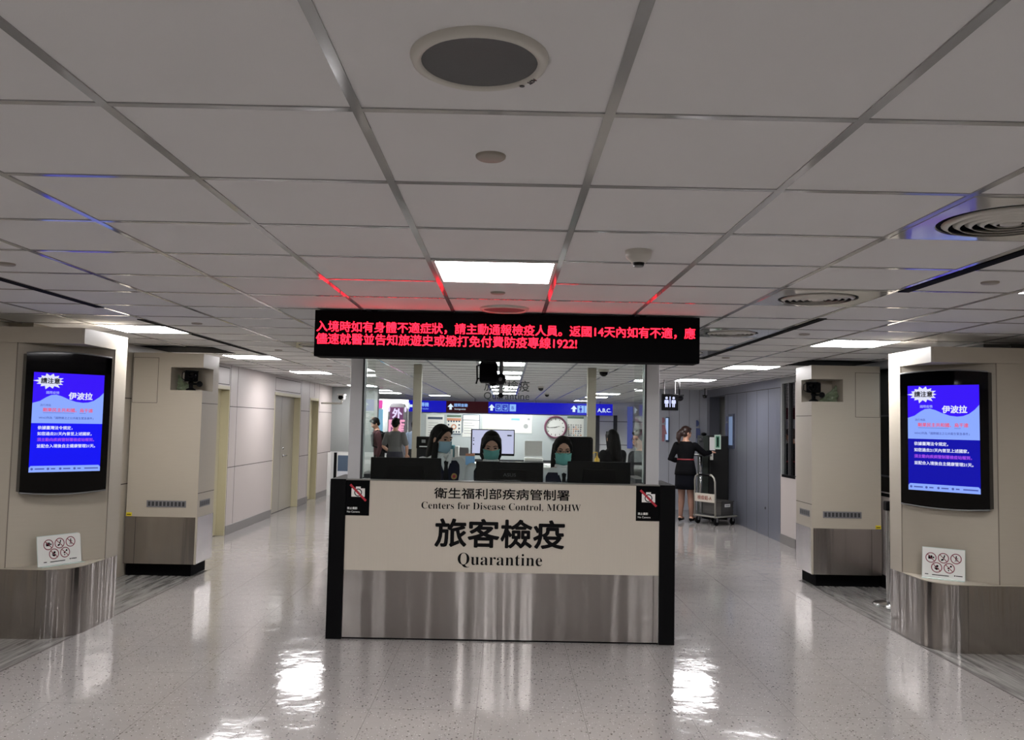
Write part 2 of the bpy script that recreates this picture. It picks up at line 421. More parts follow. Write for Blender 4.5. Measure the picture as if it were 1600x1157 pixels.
door(1, 11.0, 11.69, 2.04, CREAMD)
door(2, 13.95, 15.7, 2.05, mat('grey cream steel door', srgb(160, 155, 143), .32, metal=.2, noise=.05, nscale=4), True, 14.98)
door(3, 16.45, 17.2, 2.03, CREAMD, False, 16.62)
w = MB(); w.box(-4.07, 18.5, .93, -2.86, 18.7, CEIL, GREYP); struct(w.build('wall_back_left'))
w = MB(); w.box(XL-.73, 6.1, 0, XL-.2, 6.88, CEIL, CREAM); struct(w.build('wall_pillar_left'))
# right side
w = MB()
w.box(XR, 6.9, 0, XR+.2, 11.42, .98, WHITEP); w.box(XR, 6.9, 2.27, XR+.2, 11.42, CEIL, GREYP)
w.box(XR, 11.3, .98, XR+.2, 11.45, 2.27, WHITEP)
w.box(XR, 11.42, 0, XR+.2, 12.06, .97, WHITEP); w.box(XR, 11.42, 2.28, XR+.2, 12.06, CEIL, GREYP)
w.box(XR, 12.0, .97, XR+.2, 12.06, 2.28, GREYP)
w.box(XR, 12.06, 0, XR+.2, 15.15, CEIL, GREYM); seams_x(w, XR, -1, [12.07, 12.63, 13.2, 13.77, 14.35, 14.93], [], 0, 0, 0, 2.22)
seams_x(w, XR, -1, [], [2.22], 12.06, 15.15)
w.box(XR, 15.15, 2.21, XR+.2, 16.3, CEIL, GREYM)
w.box(XR, 16.3, 0, XR+.2, 16.6, CEIL, GREYM)
w.lathe([(.02, 0), (.02, -.012)], (XR, 12.75, .42), STEELP, 14, 'x')
struct(w.build('wall_right'))
b = MB(); b.box(XR-.012, 11.42, 0, XR, 12.06, .13, BASEB, .003); b.box(XR-.012, 6.9, 0, XR, 11.42, .13, BLACKM); struct(b.build('baseboard_right'))
for n, y0, y1, mul in ((1, 11.45, 12.0, [11.72]), (2, 6.95, 11.3, [7.8, 8.62, 9.6, 10.5])):
    o = MB(); o.box(XR+.03, y0, .97, XR+.04, y1, 2.28, GLASSD)
    p = struct(o.build(f'window_{n}'))
    f = MB(); f.box(XR-.006, y0, .94, XR+.05, y1, .975, BLACKM); f.box(XR-.006, y0, 2.27, XR+.05, y1, 2.3, GREYP)
    for y in mul: f.box(XR+.0, y-.012, .97, XR+.03, y+.012, 2.28, DGREY)
    if n == 2:
        for z in (1.15, 1.78): f.box(XR+.005, y0, z-.008, XR+.03, y1, z+.008, DGREY)
    f.build('window_frame', p, world=True)
# rooms behind the windows and the doorway
w = MB(); w.box(6.2, 6.9, 0, 6.3, 12.1, CEIL, mat('office wall', srgb(120, 128, 132), .6)); w.box(XR+.2, 6.85, 0, 6.2, 6.9, CEIL, GREYP); w.box(XR+.2, 12.1, 0, 6.2, 12.15, CEIL, GREYP); struct(w.build('wall_office'))
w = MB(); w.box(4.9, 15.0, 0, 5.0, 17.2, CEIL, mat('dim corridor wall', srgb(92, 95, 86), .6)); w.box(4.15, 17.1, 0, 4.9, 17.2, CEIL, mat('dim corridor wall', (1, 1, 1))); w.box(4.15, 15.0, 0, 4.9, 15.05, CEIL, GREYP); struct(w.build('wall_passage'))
w = MB(); w.box(3.0, 16.5, 0, XR+.2, 16.65, CEIL, mat('pale restroom wall', srgb(176, 180, 190), .4, metal=.1))
for x in (3.2, 3.4, 3.6, 3.8): w.box(x-.003, 16.4985, .0, x+.003, 16.5, CEIL, SEAM)
struct(w.build('wall_back_right'))
# near room around the viewer
w = MB(); w.box(-4.7, -8, 0, -4.6, 6.1, CEIL, CREAM); struct(w.build('wall_near_left'))
w = MB(); w.box(4.6, -8, 0, 4.7, 6.9, CEIL, CREAM); struct(w.build('wall_near_right'))
w = MB(); w.box(-4.7, -8.1, 0, 4.7, -8, CEIL, mat('dim rear wall', srgb(120, 116, 110), .6)); struct(w.build('wall_behind'))
# far hall
FARW = mat('far white wall', srgb(218, 218, 216), .5)
w = MB(); w.box(-9, 28, 0, 9, 28.2, CEIL, FARW); struct(w.build('wall_far'))
w = MB(); w.box(-9.1, 18.5, 0, -9, 28, CEIL, FARW); w.box(-9, 18.4, 0, -4.07, 18.5, CEIL, FARW); struct(w.build('wall_hall_left'))
w = MB(); w.box(9, 16.6, 0, 9.1, 28, CEIL, FARW); w.box(4.15, 16.65, 0, 9, 16.7, CEIL, FARW); struct(w.build('wall_hall_right'))
w = MB(); w.box(2.85, 27, 0, 7.2, 27.15, CEIL, FARW)
for x in (2.93, 3.50): w.box(x-.06, 26.97, 0, x+.06, 27, 1.95, DGREY)
for z in (1.75, 1.0): w.box(3.0, 26.995, z-.012, 7.2, 27, z+.012, GREY)
struct(w.build('wall_hall_partition'))

# ------------------------------------------------------------------ pillars
def tv_pillar(fx, dy, label):
    F = lambda pts: [(fx(x), y+dy) for x, y in pts]
    t = thing('display_pillar', label, 'pillar', (fx(-3.75), 6.5+dy, 0))
    body = F([(-4.4, 6.17), (-3.62, 6.17), (-3.13, 6.66), (-3.13, 6.87), (-4.4, 6.87)])
    m = MB(); m.prism(body, .5, 2.145, CREAM)
    for x, y in ((-3.62, 6.17), (-3.13, 6.66)): m.box(fx(x)-.003, y+dy-.0025, .5, fx(x)+.003, y+dy+.002, 2.145, mat('joint line', srgb(120, 112, 102), .7))  # thin darker joint lines at both chamfer edges
    m.build('shaft', t, world=True)
    head = F([(-4.4, 6.155), (-3.145, 6.155), (-3.13, 6.17), (-3.13, 6.87), (-4.4, 6.87)])
    m = MB(); m.prism(head, 2.145, 2.262, CREAM); m.build('header', t, world=True)
    arc = [(-3.37+.24*math.sin(a), 6.39-.24*math.cos(a)) for a in [i*math.pi/2/12 for i in range(13)]]
    bp = F([(-4.4, 6.15)] + arc + [(-3.13, 6.87), (-4.4, 6.87)])
    m = MB(); m.prism(bp, 0, .494, STEELB)
    for x in (-3.372,): m.box(fx(x)-.0015, 6.1492+dy, 0, fx(x)+.0015, 6.1502+dy, .494, SEAM)
    m.build('steel_base', t, world=True, smooth=True, angle=25)['label'] = 'brushed steel base with a rounded corner'
    m = MB(); m.prism(bp, .494, .5, CREAM); m.build('ledge', t, world=True)
    return t
mir = lambda x: -x+.05
tv_pillar(lambda x: x, 0, 'front left cream pillar with a steel base holding the left screen')
tv_pillar(mir, .08, 'front right cream pillar with a steel base holding the right screen')

def rear_pillar(fx, dy, dz, label):
    t = thing('equipment_pillar', label, 'pillar', (fx(-3.5), 8.8+dy, 0))
    X0, X1, Y0, Y1 = -3.85, -3.13, 8.6, 9.07
    def bx(m, x0, y0, z0, x1, y1, z1, mt, bev=0): m.box(fx(x0), y0+dy, z0, fx(x1), y1+dy, z1, mt, bev)
    m = MB()
    bx(m, X0, Y0, .6, X1, Y1, 1.895+dz, CREAM); bx(m, X0, Y0, 2.13+dz, X1, Y1, 2.275+dz, CREAM)
    bx(m, X0, Y0, 1.895+dz, -3.46, Y1, 2.13+dz, CREAM); bx(m, -3.46, 8.9, 1.895+dz, X1, Y1, 2.13+dz, CREAM)
    # joints of the cladding and the access panel
    for a, b_, c, d in ((-3.845, -3.59, 2.222, 2.226), (-3.845, -3.59, 1.758, 1.762)): bx(m, a, Y0-.001, c, b_, Y0, d, SEAM)
    for x in (-3.845, -3.59): bx(m, x-.002, Y0-.001, 1.758, x+.002, Y0, 2.226, SEAM)
    for z in (1.765, .845): bx(m, X1, Y0, z-.003, X1+.001, Y1, z+.003, SEAM)
    m.build('shaft', t, world=True)
    m = MB(); bx(m, X0-.003, Y0-.004, .13, X1+.004, Y1, .602, STEEL); bx(m, X0+.1, Y0-.005, .13, X0+.104, Y0-.0035, .602, SEAM)
    m.build('steel_base', t, world=True)['label'] = 'brushed steel skirt around the foot of the pillar'
    m = MB(); bx(m, X1-.012, Y0-.006, .13, X1+.006, Y0+.012, .603, CREAM); m.build('corner_strip', t, world=True)
    m = MB(); bx(m, X0, 8.66, 0, -3.19, Y1-.01, .131, BLACKM); m.build('plinth', t, world=True)
    for side in ('front', 'side'):
        m = MB(); z0, z1 = .70+dz/2, .768+dz/2
        if side == 'front':
            bx(m, -3.645, Y0-.005, z0, -3.245, Y0, z1, GREY)
            for i in range(10): bx(m, -3.63+i*.0385, Y0-.0058, z0+.012, -3.606+i*.0385, Y0-.0045, z1-.012, DGREY)
        else:
            bx(m, X1, 8.66, z0, X1+.004, 8.95, z1, GREY)
            for i in range(10): bx(m, X1+.0035, 8.672+i*.0275, z0+.012, X1+.0048, 8.688+i*.0275, z1-.012, DGREY)
        m.build('vent_grille', t, world=True)
    m = MB(); bx(m, -3.845, Y0-.007, .607, -3.79, Y0, .642, YELLOW); bx(m, -3.838, Y0-.0075, .618, -3.797, Y0-.0068, .626, INK)
    m.build('yellow_sticker', t, world=True)
    return t
rear_pillar(lambda x: x, 0, 0, 'rear left cream pillar with a camera niche and steel skirt')
rear_pillar(mir, .12, .02, 'rear right cream pillar with a camera niche and steel skirt')

# ------------------------------------------------------------------ ceiling fittings
def make_light(x, y, label, group):
    t = thing('ceiling_light', label, 'ceiling light', (x, y, CEIL-.008), 0, group)
    return t
def light_parts(t):
    m = MB(); a, b_ = .288, .272
    for q in ((-a, -a, a, -b_), (-a, b_, a, a), (-a, -b_, -b_, b_), (b_, -b_, a, b_)): m.box(q[0], q[1], 0, q[2], q[3], .007, FRAMEW)
    m.build('lamp_frame', t)
    m = MB(); m.box(-b_, -b_, .001, b_, b_, .007, LAMPM); m.build('diffuser', t)
first = None
def lights(xk, ys, names, group):
    global first
    for y, lab in zip(ys, names):
        x = gx(xk)+.3
        if first is None:
            first = make_light(x, y+.3, lab, group); light_parts(first)
        else:
            r = dup(first, (x, y+.3, CEIL-.008), None, lab); r['group'] = group
ordn = ['nearest', 'second', 'third', 'fourth', 'fifth', 'sixth', 'seventh']
lights(1, [3.744], ['single lit square panel in front of the red message board'], 'centre ceiling lights')
lights(1, [10.0, 11.8, 13.2, 16.5, 18.1, 20.2], [f'lit ceiling panel above the booth interior, {q} seen through its glass' for q in ordn], 'centre ceiling lights')
lights(-4, [6.744, 9.744, 12.744, 17.4], [f'lit ceiling panel over the left corridor, {q} of its row' for q in ordn], 'left corridor ceiling lights')
lights(6, [6.744, 9.744, 12.744], [f'lit ceiling panel over the right corridor, {q} of its row' for q in ordn], 'right corridor ceiling lights')
lights(-4, [19.8, 21.6], [f'lit panel of the far hall beyond the left booth glass, {q} one' for q in ordn], 'far left hall lights')
lights(-2, [22.8], [f'lit panel of the far hall near the left rear post, {q} one' for q in ordn], 'far left hall lights')
lights(5, [19.2, 21.6, 25.2], [f'lit panel of the far hall beyond the right rear post, {q} one' for q in ordn], 'far right hall lights')  # the third panel is added to brighten the far right hall
# panels of the same rows behind and beside the viewer, out of the frame, that light the front of the hall
lights(1, [-.456, -4.656], [f'lit ceiling panel of the centre row, {q} behind the viewer' for q in ordn], 'centre ceiling lights')
lights(-4, [3.744, -.456, -4.656], [f'lit ceiling panel of the left row, {q} outside the frame' for q in ordn], 'left corridor ceiling lights')
lights(6, [3.744, -.456, -4.656], [f'lit ceiling panel of the right row, {q} outside the frame' for q in ordn], 'right corridor ceiling lights')

lights(9, [8.0, 10.4], [f'added unseen lit panel brightening the side office, {q} one' for q in ordn], 'added side office lights')  # added panels, out of sight, that brighten the office behind the windows
def speaker(x, y, r, label):
    t = thing('ceiling_speaker', label, 'speaker', (x, y, CEIL), 0, 'round ceiling speakers')
    m = MB(); m.lathe([(r*.83, .0), (r*.84, -.012), (r*.9, -.017), (r*.97, -.012), (r, -.002), (r, .002)], (0, 0, 0), OFFW, 48); m.build('rim', t, smooth=True)
    m = MB(); m.lathe([(.001, -.011), (r*.5, -.0108), (r*.845, -.009), (r*.845, .001)], (0, 0, 0), GRILLE, 48); m.build('grille', t, smooth=True, angle=40)
    return t
sp = speaker(-.07, 1.655, .141, 'large round white speaker with grey mesh overhead at the top')
a = math.radians(40); rr = .129
m = MB()
m.disc((rr*math.cos(a+.12), rr*math.sin(a+.12), -.0175), .0055, DGREY, 14, 'z', .001)
for i, ch in enumerate('TOA'):
    b_ = a - .06 - i*.075; R_ = Vector((math.sin(b_), -math.cos(b_), 0)); U_ = Vector((math.cos(b_), math.sin(b_), 0))
    m.text(ch, (rr*math.cos(b_), rr*math.sin(b_), -.0172), h=.011, m=DGREY, R=R_, U=U_)
m.build('maker_mark', sp)
speaker(-.03, 5.34, .16, 'round speaker just in front of the red message board')
def cover(x, y, label, first_c=[None]):
    if first_c[0] is None:
        m = MB(); m.lathe([(.001, -.010), (.036, -.0098), (.041, -.006), (.042, 0)], (0, 0, 0), mat('beige sprinkler cover', srgb(150, 143, 134), .5), 28)
        o = m.build('sprinkler_cover', None, True, loc=(x, y, CEIL), angle=50); first_c[0] = o
    else:
        o = first_c[0].copy(); COL.objects.link(o); o.location = (x, y, CEIL)
    tag(o, label, 'sprinkler cover', 'round ceiling cover discs')
cover(-.059, 2.272, 'round beige cover disc just beyond the large speaker')
cover(-.065, 4.687, 'round cover disc between the centre light and red board')
cover(-2.485, 4.10, 'round cover disc at the left edge above a dark slot')
cover(2.353, 4.045, 'round cover disc right of the near right dark slot')
cover(2.291, 6.43, 'round cover disc just before the nearest right corridor light')
cover(2.29, 8.756, 'round cover disc just before the second right corridor light')
cover(-2.45, 6.55, 'round cover disc just before the nearest left corridor light')
cover(-2.46, 8.945, 'round cover disc just before the second left corridor light')
cover(-2.44, 11.43, 'round cover disc just before the third left corridor light')
t = thing('smoke_detector', 'white domed smoke detector on the ceiling right of the centre light', 'smoke detector', (.542, 3.486, CEIL))
m = MB(); m.lathe([(.03, -.052), (.052, -.03), (.055, -.02), (.056, 0)], (0, 0, 0), OFFW, 28); m.build('housing', t, smooth=True, angle=50)
m = MB(); m.lathe([(.001, -.066), (.022, -.064), (.026, -.05)], (0, 0, 0), BLACK, 24); m.lathe([(.001, -.07), (.02, -.069), (.021, -.064)], (0, 0, 0), GREY, 24); m.build('sensor_chamber', t, smooth=True, angle=50)
def diffuser(x, y, r, label):
    t = thing('air_diffuser', label, 'air vent', (x, y, CEIL), 0, 'round ceiling air vents')
    m = MB(); n = 48; c = [(r*math.cos(2*math.pi*i/n), r*math.sin(2*math.pi*i/n)) for i in range(n)]
    q = []
    for px, py in c:
        k = .287/max(abs(px), abs(py)); q.append((px*k, py*k))
    m.rings([[(px, py, -.006) for px, py in c], [(px, py, -.006) for px, py in q], [(px, py, .0) for px, py in q]], DIFFUS, cap=False)
    m.build('face_plate', t)
    m = MB(); m.lathe([(r*.99, -.0015), (r*.99, 0)], (0, 0, 0), BLACKM, 48); m.build('throat', t)
    for i, k in enumerate((.92, .76, .6, .44, .28)):
        m = MB(); m.lathe([(r*k, -.001), (r*(k-.09), -.014), (r*(k-.1), -.013), (r*(k-.015), .0)], (0, 0, -.004), OFFW, 40, closed=True); m.build('louvre_ring', t, smooth=True)
    m = MB(); m.lathe([(.001, -.018), (r*.14, -.017), (r*.15, -.004)], (0, 0, 0), OFFW, 30); m.build('centre_cap', t, smooth=True)
    return t
diffuser(gx(4)+.3, gy(1)+.3, .235, 'round louvred air vent at the right edge, nearest of the vents')
diffuser(gx(4)+.3, gy(4)+.3, .215, 'round louvred air vent before the right dark slot, second nearest')
diffuser(gx(4)+.3, gy(7)+.3, .2, 'round louvred air vent right of the red board end')
diffuser(gx(4)+.3, gy(10)+.3, .2, 'farthest round air vent, low behind the red board end')
diffuser(gx(-2)+.3, gy(10)+.3, .2, 'round air vent left of the red board underside')
t = thing('perforated_vent', 'square perforated return vent at the top right edge', 'air vent', (gx(5)+.3, gy(0)+.3, CEIL))
m = MB()
for q in ((-.287, -.287, .287, -.26), (-.287, .26, .287, .287), (-.287, -.26, -.26, .26), (.26, -.26, .287, .26)): m.box(q[0], q[1], -.008, q[2], q[3], 0, OFFW)
m.build('vent_frame', t)
m = MB(); m.box(-.26, -.26, -.003, .26, .26, 0, DGREY)
for i in range(27):
    v = -.26+i*.02
    m.box(v-.0055, -.26, -.006, v+.0055, .26, -.003, OFFW); m.box(-.26, v-.0055, -.0065, .26, v+.0055, -.0035, OFFW)
m.build('perforated_plate', t)
def slot(x, y0, y1, label):
    t = thing('slot_vent', label, 'slot vent', (x, (y0+y1)/2, CEIL), 0, 'black linear slot vents')
    m = MB(); m.box(-.029, y0-(y0+y1)/2, -.007, .029, y1-(y0+y1)/2, -.001, BLACKM); m.build('slot', t)
    for s, yy in (('a', y0), ('b', y1)):
        m = MB(); m.box(-.029, yy-(y0+y1)/2-.006, -.0075, .029, yy-(y0+y1)/2+.006, -.001, BLACK); m.build('end_cap', t)
slot(-2.79, 3.2, 5.68, 'black slot vent in the near left ceiling')
slot(-2.80, 6.35, 9.6, 'black slot vent in the left ceiling, farther one')
slot(2.078, 2.6, 4.36, 'black slot vent in the near right ceiling')
slot(2.078, 5.5, 8.95, 'black slot vent in the right ceiling running behind the board')
def dome(x, y, label, s=1.0):
    t = thing('dome_camera', label, 'security camera', (x, y, CEIL), 0, 'ceiling dome cameras')
    m = MB(); m.lathe([(.06*s, -.03*s), (.065*s, -.02*s), (.066*s, 0)], (0, 0, 0), OFFW, 24); m.build('collar', t, smooth=True, angle=50)
    m = MB(); m.lathe([(.001, -.085*s), (.025*s, -.08*s), (.045*s, -.062*s), (.054*s, -.03*s)], (0, 0, 0), BLACKG, 24); m.build('dome_cover', t, smooth=True)
dome(1.27, 11.05, 'dark dome camera inside the booth ceiling near the right rear post', 1.1)
dome(.66, 16.5, 'small dark dome camera above the direction sign, nearer one')
dome(.95, 20.0, 'small dark dome camera just above the blue sign band')
# ------------------------------------------------------------------ quarantine counter
t = thing('quarantine_counter', 'quarantine counter with cream lettered front, steel kick plate and black ends', 'counter', (-.015, 6.5, 0))
CX0, CX1, CY = -1.312, 1.278, 6.33
m = MB(); m.box(CX0+.118, CY, .506, CX1-.118, CY+.06, 1.172, COUNTER); m.build('front_panel', t, world=True)
m = MB(); m.box(CX0+.118, CY+.004, .012, CX1-.118, CY+.06, .505, STEEL); m.box(CX0+.118, CY+.01, 0, CX1-.118, CY+.06, .012, BLACKM)
for x in (-.04, 1.12): m.box(x-.0012, CY+.0034, .012, x+.0012, CY+.005, .505, SEAM)
m.build('kick_plate', t, world=True)['label'] = 'brushed steel kick plate'
for a, b_ in ((CX0, CX0+.116), (CX1-.116, CX1)):
    m = MB(); m.box(a, CY-.012, 0, b_, CY+.55, 1.18, BLACK, .002); m.build('end_panel', t, world=True)
m = MB(); m.box(CX0+.116, CY-.004, 1.172, CX1-.116, CY+.075, 1.18, mat('grey counter cap', srgb(120, 118, 114), .35, metal=.4)); m.build('top_cap', t, world=True)
m = MB(); m.box(CX0+.118, CY+.075, .93, CX1-.118, CY+.62, .96, GREY, .003); m.build('work_surface', t, world=True)
m = MB(); y = CY-.0008; xc = -.025
m.text('衛生福利部疾病管制署', (xc, y, 1.089), w=1.015, m=INK, bold=.016, ext=.002, sx=1.2)
m.text(serif('Centers for Disease Control, MOHW'), (xc-.004, y, .993), w=1.195, m=INK, ext=.002, off=-.012, bold=.004)
m.text('旅客檢疫', (xc-.01, y, .795), w=.965, m=INK, bold=.026, ext=.003, sx=1.12)
m.text(serif('Quarantine'), (xc-.005, y, .594), w=.63, m=INK, ext=.002, off=-.012, bold=.004)
m.build('lettering', t, world=True)
for sgn, xa in ((-1, CX0+.116), (1, CX1-.116-.178)):
    m = MB(); z1, h, w_ = 1.172, .262, .178
    m.box(xa, CY-.004, z1-h, xa+w_, CY, z1, BLACKM)
    cx, cz = xa+w_*.52, z1-.088; y = CY-.0046
    m.box(cx-.05, y-.0004, cz-.034, cx+.05, y, cz+.028, WHITE); m.box(cx-.018, y-.0004, cz+.028, cx+.018, y, cz+.041, WHITE)
    m.lathe([(.022, 0), (.022, -.0006), (.029, -.0006), (.029, 0)], (cx, y-.0004, cz-.003), BLACK, 28, 'y', True)
    v = Vector((1, 0, -1)).normalized(); n = Vector((1, 0, 1)).normalized(); c = Vector((cx, 0, cz-.004))
    q = [c+v*.085+n*.008, c-v*.085+n*.008, c-v*.085-n*.008, c+v*.085-n*.008]
    m.prism([(p.x, p.z) for p in q], y-.0018, y-.0010, RED, 'y')
    m.text('禁止攝影', (xa+.014, y, z1-h+.054), h=.018, m=WHITE, align='L', bold=.015)
    m.text('No Camera', (xa+.014, y, z1-h+.028), h=.014, m=WHITE, align='L')
    s_ = m.build('no_camera_sign', t, world=True)
    s_['label'] = 'black square no camera sign with a red slash'

# ------------------------------------------------------------------ booth
t = thing('glass_booth', 'glass walled booth on grey posts standing behind the quarantine counter', 'booth', (-.02, 8.6, 0))
for nm, (x0, x1, y0, y1, z0, mt) in {'a': (-1.202, -1.102, 6.40, 6.50, .96, ALU), 'b': (1.062, 1.166, 6.40, 6.50, .96, ALU), 'c': (-1.205, -1.10, 10.7, 10.8, 0, ALUB), 'd': (1.028, 1.138, 10.7, 10.8, 0, ALUB)}.items():
    m = MB(); m.box(x0, y0, z0, x1, y1, CEIL-.005, mt, .003)
    if y0 < 7:
        e = x1 if x0 < 0 else x0
        m.box(e-.006, y0-.001, 1.18, e+.006, y0+.03, CEIL-.006, DGREY)
    m.build('post', t, world=True)
m = MB(); m.box(-1.10, 6.44, 1.182, 1.06, 6.448, CEIL-.008, GLASS); m.build('front_pane', t, world=True)
for x in (-1.088, 1.048):
    m = MB(); m.box(x-.0045, 6.43, 1.19, x+.0045, 6.439, 2.2, GLASSE); m.build('lit_pane_edge', t, world=True)  # pale strip: light caught along the pane edge, put in as colour
for x in (-1.155, 1.11):
    m = MB(); m.box(x-.004, 6.5, 1.19, x+.004, 7.28, CEIL-.008, GLASSS); m.build('side_pane', t, world=True)
    m = MB(); m.box(x-.03, 6.9, 0, x+.03, 7.4, 1.15, WHITEP); m.build('side_base', t, world=True)
    m = MB(); m.box(x-.045, 6.9, 1.15, x+.045, 7.4, 1.185, DGREY); m.build('side_ledge', t, world=True)
m = MB(); LG = mat('grey green film lettering', srgb(58, 70, 64), .6)
m.text('旅客檢疫', (-.005, 6.4385, 1.91), w=.35, m=LG, bold=.004)
m.text('Quarantine', (-.005, 6.4385, 1.827), w=.35, m=LG)
m.build('film_lettering', t, world=True)['label'] = 'dark film lettering on the front glass'
# rear notice wall of the booth
NB = mat('pale grey notice board', srgb(176, 182, 184), .5)
t = thing('notice_wall', 'pale grey notice wall closing the back of the booth', 'partition', (-.03, 10.75, 0))
m = MB(); m.box(-1.1, 10.72, 1.16, 1.028, 10.78, 1.735, NB); m.build('board', t, world=True)
m = MB(); m.box(-1.1, 10.715, 1.13, 1.028, 10.785, 1.16, DGREY); m.build('lower_rail', t, world=True)
m = MB(); m.box(-1.1, 10.73, 0, 1.028, 10.77, 1.13, WHITEP); m.build('lower_panel', t, world=True)
def poster(name, x0, x1, z0, z1, label, paint, y=10.72, base=PAPER, cat='poster'):
    m = MB(); m.box(x0, y-.004, z0, x1, y-.0005, z1, base); paint(m, x0, x1, z0, z1, y-.0045)
    return tag(m.build(name), label, cat, 'notices on the booth wall')
def rect(m, x0, x1, z0, z1, y, mt): m.box(x0, y-.0004, z0, x1, y, z1, mt)
def lines(m, x0, x1, z0, z1, y, n, mt):
    for i in range(n):
        z = z1-(i+.5)*(z1-z0)/n; rect(m, x0, x0+(x1-x0)*random.uniform(.6, 1), z-.004, z+.003, y, mt)
LGREY = mat('print grey', srgb(150, 152, 152), .7); DBLUE = mat('print slate', srgb(64, 76, 96), .6); ORANGE = mat('print orange', srgb(190, 130, 100), .6); LBLUE = mat('print light blue', srgb(120, 170, 215), .6)
poster('notice_poster', -1.03, -.80, 1.42, 1.715, 'white notice with dark heading, leftmost on the booth wall', lambda m, a, b, c, d, y: (rect(m, a+.02, b-.02, d-.06, d-.03, y, DBLUE), lines(m, a+.03, b-.03, c+.02, d-.09, y, 6, LGREY)))
def p2(m, a, b, c, d, y):
    rect(m, a, b, d-.03, d, y, mat('print green', srgb(90, 110, 95), .6)); rect(m, a, b, d-.075, d-.04, y, ORANGE)
    for i in range(5):
        for j in range(4):
            if abs(i-2) < 2 and 0 < j < 3: continue
            m.lathe([(.012, 0), (.012, -.0006)], (a+.022+i*(b-a-.044)/4, y, c+.035+j*.045), DBLUE, 12, 'y')
    m.lathe([(.02, 0), (.02, -.0006), (.035, -.0006), (.035, 0)], ((a+b)/2, y, c+.1), ORANGE, 20, 'y', True)
    rect(m, a, b, c, c+.015, y, DBLUE)
poster('notice_poster', -.765, -.585, 1.465, 1.715, 'slate and orange poster with a ring of dots beside the left officer', p2)
def p3(m, a, b, c, d, y):
    for q in ((a, b, d-.008, d), (a, b, d-.075, d-.068), (a, a+.007, c+.05, d), (b-.007, b, c+.05, d)): rect(m, *q, y, DBLUE)
    lines(m, a+.02, b-.03, c+.03, d-.09, y, 5, LGREY); rect(m, b-.05, b-.03, c+.08, c+.1, y, DBLUE)
poster('notice_poster', -.565, -.345, 1.44, 1.725, 'white form with a dark ruled frame above the blue binders', p3)
poster('notice_poster', -.31, .02, 1.5, 1.73, 'blank looking cream notice above the wide screen', lambda m, a, b, c, d, y: (lines(m, a+.04, b-.06, c+.04, d-.03, y, 5, mat('print faint', srgb(200, 198, 190), .7)), rect(m, a+.04, b-.06, c+.03, c+.035, y, LGREY)), base=mat('cream paper', srgb(214, 212, 200), .7))
poster('notice_poster', .026, .325, 1.5, 1.735, 'white notice with a blue heading left of the clock', lambda m, a, b, c, d, y: (rect(m, a+.03, a+.14, d-.075, d-.045, y, LBLUE), lines(m, a+.03, a+.19, c+.03, d-.1, y, 4, mat('print lilac', srgb(190, 196, 212), .7)), rect(m, b-.06, b-.03, d-.07, d-.04, y, LGREY), m.lathe([(.03, 0), (.03, -.0006)], (b-.08, y, c+.09), LGREY, 20, 'y')))
def p6(m, a, b, c, d, y):
    rect(m, a, b, d-.03, d, y, mat('print green', (1, 1, 1)))
    for i in range(6):
        for j in range(6):
            m.box(a+.012+i*.03, y-.0005, c+.02+j*.026, a+.012+i*.03+random.uniform(.012, .026), y, c+.035+j*.026, random.choice([DBLUE, GREY, ORANGE, LGREY]))
poster('notice_poster', .775, .985, 1.46, 1.73, 'busy dark photo poster right of the clock', p6)
t = thing('wall_clock', 'round white wall clock with a maroon rim on the booth wall', 'clock', (.625, 10.715, 1.585))
m = MB(); m.lathe([(.122, .003), (.145, .003), (.147, -.012), (.14, -.022), (.122, -.018)], (0, 0, 0), mat('clock rim', srgb(108, 62, 84), .35), 40, 'y', True); m.build('rim', t, smooth=True)
m = MB(); m.disc((0, -.006, 0), .124, WHITE, 40, 'y', .008)
for i in range(12):
    a = math.pi*i/6; r0, r1 = (.088, .112) if i % 3 == 0 else (.098, .112); v = Vector((math.sin(a), 0, math.cos(a))); n = Vector((v.z, 0, -v.x))*(.004)
    q = [v*r0+n, v*r1+n, v*r1-n, v*r0-n]; m.prism([(p.x, p.z) for p in q], -.0068, -.006, INK, 'y')
m.build('dial', t)
for nm, a, L_ in (('hour_hand', math.radians(74), .055), ('minute_hand', math.radians(265), .095)):
    v = Vector((math.sin(a), 0, math.cos(a))); n = Vector((v.z, 0, -v.x))*.004
    m = MB(); q = [v*-.015+n, v*L_+n*.5, v*L_-n*.5, v*-.015-n]; m.prism([(p.x, p.z) for p in q], -.0095, -.0085, INK, 'y'); m.build(nm, t)

# ------------------------------------------------------------------ LED message board
LEDR = mat('lit red led', (.02, 0, 0), .5, emit=(1, .010, .026), es=6.0, spec=0)
t = thing('message_board', 'long black ceiling hung board with two lines of red lit text', 'sign', (-.007, 5.6, 2.04))
m = MB(); m.box(-1.281, 5.5, 2.04, 1.266, 5.69, 2.345, BLACKM, .003); m.build('cabinet', t, world=True)
m = MB(); m.box(-1.268, 5.4985, 2.06, 1.253, 5.5, 2.333, BLACKM); m.build('front_panel', t, world=True)
m = MB()
m.text('入境時如有身體不適症狀，請主動通報檢疫人員。返國14天內如有不適，應', (-1.266, 5.498, 2.238), w=2.5, m=LEDR, bold=.012, align='L')
m.text('儘速就醫並告知旅遊史或撥打免付費防疫專線1922!', (-1.268, 5.498, 2.156), w=1.72, m=LEDR, bold=.012, align='L')
m.build('led_text', t, world=True)['label'] = 'red lit text'
for x in (-.9, .9):
    m = MB(); m.box(x-.02, 5.57, 2.343, x+.02, 5.61, CEIL-.002, BLACKM); m.build('hanger', t, world=True)

